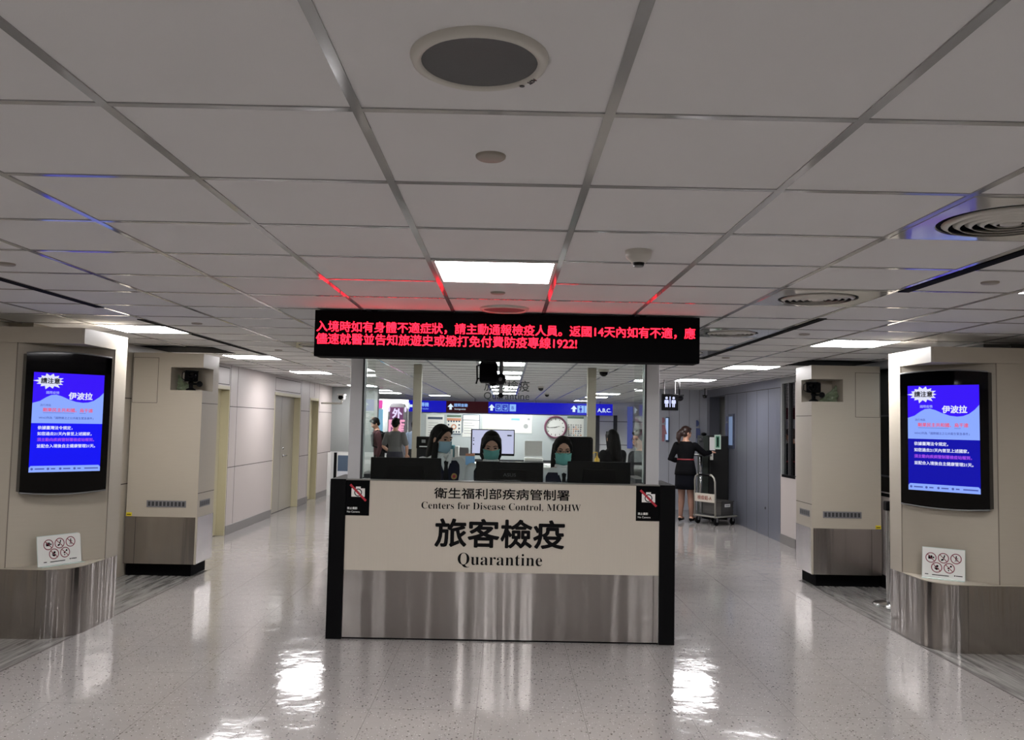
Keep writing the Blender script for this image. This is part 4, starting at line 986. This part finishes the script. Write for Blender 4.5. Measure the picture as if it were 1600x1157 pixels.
o = MB(); o.box(4.30, 16.2, 1.9, 4.55, 16.24, 2.24, mat('dark blue sign', srgb(14, 32, 62), .4)); o.box(4.31, 16.195, 1.95, 4.54, 16.2, 2.0, mat('dark blue sign', (1, 1, 1))); tag(o.build('hanging_notice'), 'dark blue panel hanging inside the passage opening', 'sign')

# ------------------------------------------------------------------ far hall seen through the glass
t = thing('direction_sign', 'long hanging blue and maroon direction sign across the far hall', 'sign', (.05, 26, 1.93))
BLU = glow('sign blue', (26, 26, 205), .9); MRN = glow('sign maroon', (52, 14, 22), .9); SW = glow('sign white', (225, 235, 255), 1.2); SLB = glow('sign light blue', (150, 190, 255), 1.1)
px = lambda p: (p-791-2)/1306*26
for n_, (a, b_, mt) in {'l': (634, 698, BLU), 'm': (698, 764, MRN), 'r': (764, 958, BLU)}.items():
    m = MB(); m.box(px(a), 26, 1.93, px(b_), 26.12, 2.285, mt); m.build('sign_panel', t, world=True)
m = MB(); y = 25.997
def arrow(xc, zc, s, d):
    pts = [(-.5, -.05), (0, .5), (.5, -.05), (.2, -.05), (.2, -.5), (-.2, -.5), (-.2, -.05)]
    if d == 'L': pts = [(-z, x) for x, z in pts]
    m.prism([(xc+x*s, zc+z*s) for x, z in pts], y-.004, y, SW, 'y')
arrow(px(640.5), 2.11, .2, 'L'); arrow(px(705), 2.11, .19, 'U'); arrow(px(769), 2.11, .2, 'U'); arrow(px(897.5), 2.12, .2, 'U')
m.text('轉機', (px(664), y, 2.16), h=.13, m=SLB, bold=.02); m.text('Transfer', (px(665), y, 2.03), w=.24, m=SLB)
m.text('證照查驗', (px(721), y, 2.16), w=.42, m=SLB, bold=.02); m.text('Immigration', (px(720), y, 2.03), w=.34, m=SW)
for a, b_ in ((775, 784), (785, 795)):
    m.box(px(a), y-.003, 2.0, px(b_), y, 2.22, SLB); m.box(px(a)+.015, y-.005, 2.015, px(b_)-.015, y-.003, 2.205, BLU)
m.text('\u2708', ((px(775)+px(784))/2, y-.006, 2.11), h=.13, m=SLB); m.text('\u2708', ((px(785)+px(795))/2, y-.006, 2.11), h=.13, m=SLB)
m.box(px(797), y-.003, 2.0, px(807), y, 2.22, SLB)
m.text('B', (px(802), y-.004, 2.11), h=.1, m=BLU)
m.box(px(903), y-.003, 2.0, px(913), y, 2.22, SLB); person_icon(m, px(908), 2.01, .2, y-.003, BLU); m.box(px(914), y-.003, 2.0, px(922), y, 2.22, SLB)
m.text('A,B,C.', (px(945), y, 2.08), w=.42, m=SW, bold=.015)
m.build('sign_lettering', t, world=True)
for x in (-2.8, -1, .9, 2.9):
    m = MB(); m.tube([(x, 26.06, 2.28), (x, 26.06, CEIL-.003)], .015, GREY); m.build('hanger', t, world=True)
def light_box(name, label, x0, x1, z0, z1, y, mt, cat='sign'):
    o = MB(); o.box(x0, y, z0, x1, y+.08, z1, mt); return tag(o.build(name), label, cat)
light_box('illuminated_sign', 'bright pink lit sign at the left end of the far hall', -3.60, -3.31, 1.965, 2.175, 22.22, glow('pink panel', (255, 84, 190), 1.0))
light_box('illuminated_sign', 'pale blue lit sign below the pink one', -3.60, -3.29, 1.05, 1.93, 22.22, glow('sky panel', (140, 190, 225), .9))
o = MB(); o.box(-6.5, 22.3, 0, -2.63, 22.4, 2.2, FARW); struct(o.build('wall_hall_shopfront'))
t = thing('exchange_kiosk', 'grey arched kiosk with lit purple and white characters in the far hall', 'kiosk', (-2.88, 22, 0))
m = MB(); q = [(-.24, 0), (.24, 0), (.24, 1.95), (.17, 2.08), (.08, 2.1), (-.08, 2.1), (-.17, 2.08), (-.24, 1.95)]
m.prism(q, 0, .25, mat('kiosk grey', srgb(92, 88, 92), .5), 'y'); m.build('shell', t)
m = MB(); m.box(-.19, -.003, 1.1, .16, 0, 1.99, glow('kiosk purple', (128, 72, 118), .9)); m.build('face', t)
m = MB(); m.text('外', (.0, -.006, 1.83), h=.24, m=glow('kiosk white', (235, 215, 255), 1.2), bold=.04); m.text('匯', (.0, -.006, 1.45), h=.4, m=glow('kiosk pink', (255, 170, 205), 1.1), bold=.03); m.build('lit_characters', t)
for s in (-1, 1):
    m = MB(); m.ell((s*.215, -.012, 1.93), (.03, .008, .07), glow('kiosk white', (235, 215, 255), 1.2), 12, 8); m.build('side_lamp', t)
light_box('vertical_banner', 'tall violet blue banner in the right part of the far hall', 3.89, 4.05, .9, 2.24, 26.92, glow('banner blue', (78, 84, 150), .85), 'banner')
t = thing('brochure_stand', 'brochure stand with a landscape picture beyond the left booth post', 'stand', (-3.55, 18.2, 0))
m = MB(); m.box(-3.86, 18.2, .0, -3.80, 18.24, .92, WHITE); m.box(-3.72, 18.19, .0, -3.66, 18.24, .92, BLACK); m.build('uprights', t, world=True)
m = MB(); m.box(-3.66, 18.22, .1, -3.2, 18.25, .9, PAPER); m.build('back_sheet', t, world=True)
m = MB(); m.box(-3.64, 18.217, .45, -3.25, 18.2205, .86, mat('picture slate blue', srgb(70, 88, 108), .5)); m.box(-3.64, 18.216, .36, -3.25, 18.2195, .52, mat('picture snow', srgb(205, 208, 214), .5)); m.box(-3.64, 18.2165, .14, -3.25, 18.2195, .33, GREY); m.build('picture', t, world=True)
# ------------------------------------------------------------------ people
TORSO = [(-.11, .09, .07, 0), (-.05, .15, .10, .005), (.03, .158, .105, .005), (.12, .138, .092, 0), (.20, .122, .084, 0), (.29, .138, .095, -.003), (.37, .15, .104, -.006), (.44, .152, .09, 0), (.49, .115, .07, .004), (.53, .06, .056, .008)]
def loft(m, rows, inf, mt, lo=-9, hi=9, n=24, lean=0, flare=0):
    R = []
    for dz, rx, ry, dy in rows:
        if dz < lo or dz > hi: continue
        sh = lean*max(0, dz)
        R.append([((rx+inf)*math.cos(2*math.pi*k/n), dy+(ry+inf)*math.sin(2*math.pi*k/n)-sh, dz) for k in range(n)])
    m.rings(R, mt)
def hand(m, w, d, mt, side, curl=.5):
    """palm, four unequal bent fingers and a thumb from the wrist w along d"""
    d = d.normalized(); up = Vector((0, 0, 1)); s = d.cross(up).normalized() if abs(d.z) < .95 else Vector((1, 0, 0)); u = s.cross(d).normalized()
    rot = Matrix((s, d, u)).transposed()
    m.ell(w+d*.045, (.038, .048, .016), m_skin(mt), 12, 8, rot)
    for i, (o_, L_) in enumerate(((-.028, .062), (-.010, .072), (.010, .068), (.028, .052))):
        b = w+d*.082+s*o_; k1 = b+d*L_*.45-u*.006; k2 = k1+(d*math.cos(curl)-u*math.sin(curl))*L_*.33; k3 = k2+(d*math.cos(curl*1.7)-u*math.sin(curl*1.7))*L_*.25
        m.limb([b-d*.012, b, k1, k2, k3], [.0095, .0095, .009, .0085, .007], mt, 8)
    t0 = w+d*.02+s*side*.03; m.limb([t0, t0+d*.025+s*side*.02-u*.006, t0+d*.052+s*side*.026-u*.012], [.012, .0105, .0085], mt, 8)
def m_skin(x): return x
def person(label, loc, rz, hz=.86, yaw=0, pitch=0, arms=None, legs='stand', hair='long', hair_mat=HAIR, mask=None, glasses=False, top='shirt', top_mat=WHITEC, vest=None, bottom=BLACKC, tie=False, skirt=False, shoes=True, vox=.0065, group=None, skin=SKIN, legskin=None, lean=0, pack=None, bare_arms=False, emblem=False, sc=1.0):
    t = thing('person', label, 'person', loc, math.radians(rz), group)
    t.scale = (sc,)*3
    O = Vector((0, 0, hz))
    P = lambda x, y, z: Vector((x, y-lean*max(0, z), z))
    arms = arms or {'L': ((.21, .02, .19), (.20, -.06, -.04)), 'R': ((-.21, .02, .19), (-.20, -.06, -.04))}
    SH = {'L': P(.158, .005, .445), 'R': P(-.158, .005, .445)}
    if legs == 'sit': LG = {s: ((k*.09, -.02, -.01), (k*.10, -.40, .01), (k*.10, -.38, -.42)) for s, k in (('L', 1), ('R', -1))}
    elif legs == 'stand': LG = {s: ((k*.08, 0, -.03), (k*.085, -.01, -.40), (k*.088, .015, -hz+.075)) for s, k in (('L', 1), ('R', -1))}
    else: LG = legs
    HCEN = P(0, -.012, .655) + Vector((0, -.02*math.sin(math.radians(pitch)), 0))
    HM = Matrix.Translation(HCEN) @ Matrix.Rotation(math.radians(yaw), 4, 'Z') @ Matrix.Rotation(math.radians(pitch), 4, 'X')
    # --- one continuous body
    m = MB(); loft(m, TORSO, 0, skin, lean=lean)
    m.limb([P(0, .012, .48), P(0, .01, .54), HCEN+Vector((0, .012, -.06))], [.058, .05, .05], skin)
    for s in 'LR':
        e, w = (P(*q) for q in arms[s]); k = 1 if s == 'L' else -1
        m.limb([SH[s], SH[s].lerp(e, .35), e, e.lerp(w, .3), w], [.046, .043, .034, .036, .024], skin, 12)
        hand(m, w, (w-e), skin, -k)
        h_, kn, an = (Vector(q) for q in LG[s])
        m.limb([h_, h_.lerp(kn, .4), kn, kn.lerp(an, .3), kn.lerp(an, .7), an], [.082, .074, .052, .053, .038, .032], skin, 14)
        f = Vector((k*.01, -.16, 0)); m.limb([an+Vector((0, .03, -.035)), an+f*.5+Vector((0, 0, -.035)), an+f+Vector((0, 0, -.05))], [.034, .032, .022], skin, 10)
    hd = MB()
    hd.ell((0, .010, .030), (.072, .088, .084), skin, 24, 16); hd.ell((0, -.016, -.022), (.061, .070, .092), skin, 24, 16); hd.ell((0, -.036, -.078), (.040, .042, .038), skin)
    hd.limb([(0, -.083, .006), (0, -.097, -.022), (0, -.094, -.032)], [.008, .012, .011], skin, 8)
    for k in (-1, 1):
        hd.ell((k*.071, .006, -.014), (.010, .020, .031), skin, 10, 8); hd.ell((k*.03, -.068, -.03), (.022, .018, .02), skin, 10, 8)
        hd.ell((k*.03, -.074, .022), (.024, .010, .008), skin, 10, 8)
    hd.ell((0, -.083, -.055), (.021, .009, .009), skin, 10, 8)
    m.add_mesh(hd.mesh('h'), HM, skin)
    m.bm.transform(Matrix.Translation(O))
    remesh(m, 'body', vox, t, 2, skin)
    def put(mb, name, mtx=None, smooth=True, lab=None, under=None):
        mb.bm.transform(Matrix.Translation(O) @ (mtx or Matrix()))
        o = mb.build(name, under or t, smooth)
        if lab: o['label'] = lab
        return o
    # --- face
    if vox < .009:
        for k in (-1, 1):
            e = MB(); e.ell((k*.030, -.0745, .006), (.0135, .0075, .0062), EYE, 12, 8); put(e, 'eye', HM)
            e = MB(); e.limb([(k*.014, -.084, .026), (k*.030, -.0835, .031), (k*.046, -.073, .027)], [.003, .0036, .0022], hair_mat, 6); put(e, 'eyebrow', HM)
        if not mask:
            e = MB(); e.ell((0, -.0875, -.056), (.019, .006, .0065), LIP, 12, 8); put(e, 'mouth', HM)
    if mask:
        e = MB(); nu, nv = 18, 9; A = math.radians(72)
        def sp_(u, v, off):
            a = u*A; z = -.012-.088*v; k = 1-.30*max(0, v-.45)**1.5/.4
            nose = .016*math.exp(-(u/.22)**2)*max(0, 1-v*1.1)
            top_ = .010*(1-abs(u))*(1-v)
            return ((.0715+off)*math.sin(a)*(1-.12*v), -.018-(.074+off)*math.cos(a)*k-nose-.004*math.sin(v*math.pi), z+top_-.012*(1-abs(u))*v)
        F = [[sp_(-1+2*i/nu, j/nv, .0025) for i in range(nu+1)] for j in range(nv+1)]; B = [[sp_(-1+2*i/nu, j/nv, -.0005) for i in range(nu+1)] for j in range(nv+1)]
        R_ = [F[j]+B[j][::-1] for j in range(nv+1)]
        e.rings(R_, mask); fm = put(e, 'face_mask', HM)
        e = MB()
        for k in (-1, 1):
            for v in (0.1, .75): e.tube([sp_(k, v, .001), (k*.077, -.005, -.02 if v < .5 else -.045), (k*.074, .014, -.012 if v < .5 else -.03)], .0013, WHITE, 6)
        put(e, 'ear_loops', HM, under=fm)
    if glasses:
        e = MB()
        for k in (-1, 1):
            e.tube([(k*.031+.0225*math.cos(a), -.092+.004*abs(math.cos(a)), .004+.0165*math.sin(a)) for a in [i*math.pi/8 for i in range(16)]], .0018, BLACK, 6, closed=True)
            e.tube([(k*.053, -.087, .008), (k*.074, -.05, .01), (k*.076, .0, .008)], .0018, BLACK, 6)
        e.tube([(-.009, -.093, .006), (0, -.096, .009), (.009, -.093, .006)], .0018, BLACK, 6); put(e, 'glasses', HM)
    # --- hair
    e = MB()
    e.ell((0, .020, .034), (.080, .094, .092), hair_mat, 24, 16)
    if hair in ('long', 'longfront', 'bob', 'veil'):
        L_ = {'long': .29, 'longfront': .31, 'bob': .155, 'veil': .30}[hair]
        for i in range(11):
            a = math.radians(8 + i*164/10); c, s_ = math.cos(a), math.sin(a)
            x, y = .066*c, .026+.070*s_
            e.limb([(x, y, .04), (x*1.10, y+.004, -.05), (x*1.13, y+.012, -.12), (x*1.10, y+.014, -L_*.8), (x*.95, y+.010, -L_)], [.022, .023, .022, .018, .010 if hair != 'bob' else .014], hair_mat, 8)
        for k in (-1, 1):     # locks framing the face
            if hair == 'longfront' and k == 1:     # tucked behind the ear on this side
                e.limb([(.03, -.055, .09), (.060, -.040, .062), (.074, -.002, .03), (.076, .02, -.03), (.076, .03, -.12), (.07, .03, -.25)], [.013, .013, .013, .016, .018, .010], hair_mat, 8); continue
            e.limb([(k*.028, -.060, .088), (k*.058, -.050, .058), (k*.0735, -.022, .0), (k*.0765, -.008, -.08), (k*.073, -.004, -L_*.8)], [.013, .013, .0115, .013, .008], hair_mat, 8)
        e.limb([(-.045, -.048, .092), (0, -.062, .098), (.045, -.048, .092)], [.016, .014, .016], hair_mat, 8)
        if hair == 'longfront':
            for q in ((-.083, -.012), (-.078, -.03)): e.limb([(q[0], q[1], -.04), (q[0]*1.12, q[1]-.015, -.15), (q[0]*1.06, q[1]-.04, -.30)], [.017, .020, .009], hair_mat, 8)
    if hair == 'pony':
        e.ell((0, -.02, .085), (.06, .06, .03), hair_mat)
        e.ell((0, .085, -.01), (.066, .055, .07), hair_mat)
        e.limb([(0, .105, .01), (0, .135, -.05), (0, .13, -.12), (0, .10, -.185)], [.04, .052, .045, .018], hair_mat, 10)
        for k in (-1, 1): e.ell((k*.055, .05, -.035), (.03, .045, .04), hair_mat)
    if hair == 'short':
        e.ell((0, .05, -.02), (.068, .05, .06), hair_mat)
        for i in range(9):
            a = math.radians(200+i*140/8); e.ell((.055*math.cos(a), .01+.07*math.sin(a), .085), (.03, .03, .025), hair_mat, 8, 6)
        for k in (-1, 1): e.ell((k*.072, -.004, .012), (.012, .03, .035), hair_mat, 8, 6)
    e.bm.transform(Matrix.Translation(O) @ HM)
    remesh(e, 'hair', vox*.9, t, 2, hair_mat)
    # --- clothes
    inf = .010
    e = MB(); loft(e, TORSO[1:-1]+[(.515, .078, .062, .006)], inf, top_mat, lean=lean)
    for s in 'LR':
        el, w = (P(*q) for q in arms[s]); end = el.lerp(w, .86) if not bare_arms else SH[s].lerp(el, .72)
        pts = [SH[s], SH[s].lerp(el, .4), el, el.lerp(w, .4), end] if not bare_arms else [SH[s], SH[s].lerp(el, .4), end]
        e.limb(pts, ([.062, .060, .052, .048, .040] if not bare_arms else [.062, .06, .058]), top_mat, 12)
    e.bm.transform(Matrix.Translation(O)); remesh(e, top, .009, t, 4, top_mat)
    if vest:
        e = MB(); loft(e, [q for q in TORSO[1:8]]+[(.475, .118, .082, .002)], .020, vest, lean=lean)
        e.bm.transform(Matrix.Translation(O)); vs = remesh(e, 'vest', .009, t, 3, vest)
        fy = lambda dz: -.128-lean*dz
        e = MB()
        for k in (-1, 1):
            e.prism([(k*.008, .375), (k*.050, .50), (k*.03, .525), (0, .385)][::k], fy(.4)-.012, fy(.4)+.05, WHITEC, 'y')
            e.prism([(k*.004, .475), (k*.046, .455), (k*.060, .515), (k*.035, .535)][::k], fy(.45)+.0, fy(.45)+.012, WHITEC, 'y')
        e.tube([(.056*math.cos(a), .006+.056*math.sin(a), .525) for a in [i*math.pi/10 for i in range(20)]], .016, WHITEC, 8, closed=True)
        put(e, 'shirt_collar', None, False)
        e = MB(); y0 = fy(.4)-.018
        e.prism([(-.02, .47), (.02, .47), (.014, .435), (.026, .30), (0, .275), (-.026, .30), (-.014, .435)], y0, y0+.01, BLACKC, 'y'); put(e, 'tie', None, False)
        if emblem:
            e = MB(); e.disc((.080, -.119, .345), .026, mat('emblem gold', srgb(170, 130, 60), .5), 20, 'y', .004); e.disc((.080, -.1205, .345), .013, RED, 16, 'y', .002); put(e, 'emblem', None, False, under=vs)
    if skirt:
        e = MB(); rows = [(.19, .124, .086, 0), (.10, .150, .103, 0), (.0, .165, .118, .005), (-.10, .170, .122, .005), (-.20, .172, .125, .005), (-.30, .178, .128, .005)]
        loft(e, rows, .008, bottom, n=32); put(e, 'skirt')
        for s in 'LR':
            h_, kn, an = (Vector(q) for q in LG[s]); e = MB(); f0 = .35
            e.limb([h_.lerp(kn, f0), h_.lerp(kn, .7), kn, kn.lerp(an, .3), kn.lerp(an, .7), an, an+Vector((0, -.02, -.03))], [.078, .067, .0545, .0555, .0405, .0345, .034], SKINS, 16); put(e, 'stocking')
        e = MB(); rows = [(-.055, .176, .125, .004), (.02, .168, .114, .004), (.12, .148, .10, 0), (.19, .134, .094, 0)]
        loft(e, rows, .014, top_mat, n=32); put(e, 'jacket_peplum')
        e = MB(); rows = [(.195, .126, .088, 0), (.22, .126, .088, 0)]; loft(e, rows, .022, mat('dark red belt', srgb(120, 30, 40), .5), n=32); put(e, 'belt')
    else:
        e = MB()
        loft(e, TORSO[:4], .012, bottom, lean=0)
        for s in 'LR':
            h_, kn, an = (Vector(q) for q in LG[s]); e.limb([h_, h_.lerp(kn, .5), kn, kn.lerp(an, .5), an+Vector((0, 0, .02))], [.094, .08, .066, .06, .052], bottom, 14)
        e.bm.transform(Matrix.Translation(O)); remesh(e, 'trousers', .011, t, 4, bottom)
    for s in 'LR':
        an = Vector(LG[s][2]); k = 1 if s == 'L' else -1; e = MB()
        e.limb([an+Vector((0, .035, -.045)), an+Vector((k*.005, -.05, -.045)), an+Vector((k*.012, -.165, -.057))], [.034, .037, .028], BLACK, 12)
        if skirt: e.tube([an+Vector((0, .045, -.04)), an+Vector((0, .05, -.085))], [.016, .009], BLACK, 10)
        put(e, 'shoe')
    if pack:
        e = MB(); e.box(-.15, .10, .02, .15, .26, .46, pack, .05, 4); e.box(-.12, .25, .06, .12, .31, .28, pack, .03, 3)
        for k in (-1, 1): e.tube([(k*.09, .12, .46), (k*.1, .0, .515), (k*.11, -.11, .42), (k*.12, -.11, .2), (k*.13, .1, .08)], .016, pack, 8)
        put(e, 'backpack', Matrix.Rotation(math.atan(lean), 4, 'X') if lean else None, False)
    return t
TYPE = {'L': ((.195, -.05, .20), (.12, -.29, .19)), 'R': ((-.195, -.05, .20), (-.12, -.29, .19))}
person('officer with long black hair and pale blue mask, looking aside behind the left monitor', (-.55, 7.12, 0), 22, .825, 24, 10, TYPE, 'sit', 'longfront', mask=MASKB, vest=NAVY, tie=True, emblem=True, vox=.006)
person('officer with black bob and teal mask looking down behind the middle monitor', (-.128, 7.17, 0), 4, .775, 0, 22, TYPE, 'sit', 'bob', mask=MASKM, vest=CHARC, vox=.006)
person('officer with glasses and teal mask in a navy vest behind the right monitor', (.478, 7.10, 0), 2, .745, 2, 8, TYPE, 'sit', 'long', mask=MASKM, glasses=True, vest=NAVY, vox=.006)
person('woman in black jacket and skirt with a brown ponytail, reaching toward the cabinet', (3.075, 14.36, 0), 150, .862, -38, 14,
       {'R': ((-.29, -.14, .31), (-.33, -.36, .33)), 'L': ((.25, .06, .20), (.13, -.16, .17))},
       {'L': ((.075, 0, -.03), (.07, -.01, -.42), (.075, .03, -.755)), 'R': ((-.075, 0, -.03), (-.085, -.03, -.42), (-.105, -.01, -.755))},
       'pony', HAIRB, top='jacket', top_mat=BLACKC, bottom=mat('black navy skirt', srgb(10, 11, 17), .85, spec=.08), skirt=True, vox=.0065)
person('traveller in a maroon jacket with a dark backpack, head bent, far left behind glass', (-2.72, 18.0, 0), -75, .88, 0, 28, None, 'stand', 'short', top='jacket', top_mat=MAROON, bottom=BLACKC, vox=.009, lean=.12, pack=BLACKC, sc=1.02)
person('traveller in a grey vest with bare arms seen from behind, left of the officers', (-2.25, 17.0, 0), 172, .88, 0, 8, {'L': ((.24, .0, .2), (.17, -.2, .1)), 'R': ((-.24, .0, .2), (-.21, -.12, .05))}, 'stand', 'short', top='shirt', top_mat=GREYC, bottom=mat('dark navy trousers', srgb(24, 25, 40), .8), vox=.009, bare_arms=True, sc=1.02)
person('traveller with black hair mostly hidden behind the left rear booth post', (-2.12, 19.4, 0), 165, .88, 0, 0, None, 'stand', 'short', top='shirt', top_mat=mat('pale blue cloth', srgb(150, 165, 190), .9), bottom=CHARC, vox=.009)
person('person with long loose black hair and black coat reaching left, right side of booth', (1.44, 11.35, 0), -150, .79, -8, 10, {'R': ((.0-.25, -.12, .28), (-.30, -.36, .27)), 'L': ((.27, -.06, .22), (.2, -.22, .12))}, 'stand', 'veil', top='coat', top_mat=BLACKC, bottom=BLACKC, vox=.008)
person('person with short black hair and glasses in dark grey, beside the right front post', (1.68, 10.5, 0), -62, .80, 0, 8, None, 'stand', 'short', glasses=True, top='jacket', top_mat=CHARC, bottom=CHARC, vox=.008)
# black counter unit by the left rear post
t = thing('ticket_printer', 'black desktop unit with a white label below the left rear post', 'printer', (-.93, 9.75, 1.15))
m = MB(); m.box(-.1, -.08, 0, .1, .12, .16, CHARC, .006); m.box(-.105, -.085, .16, .105, .12, .30, BLACK, .006); m.build('case', t)
m = MB(); m.box(-.045, -.0865, .23, .0, -.0845, .265, LGREY); m.box(-.07, -.0865, .18, .05, -.0845, .193, WHITE); m.build('white_label', t)
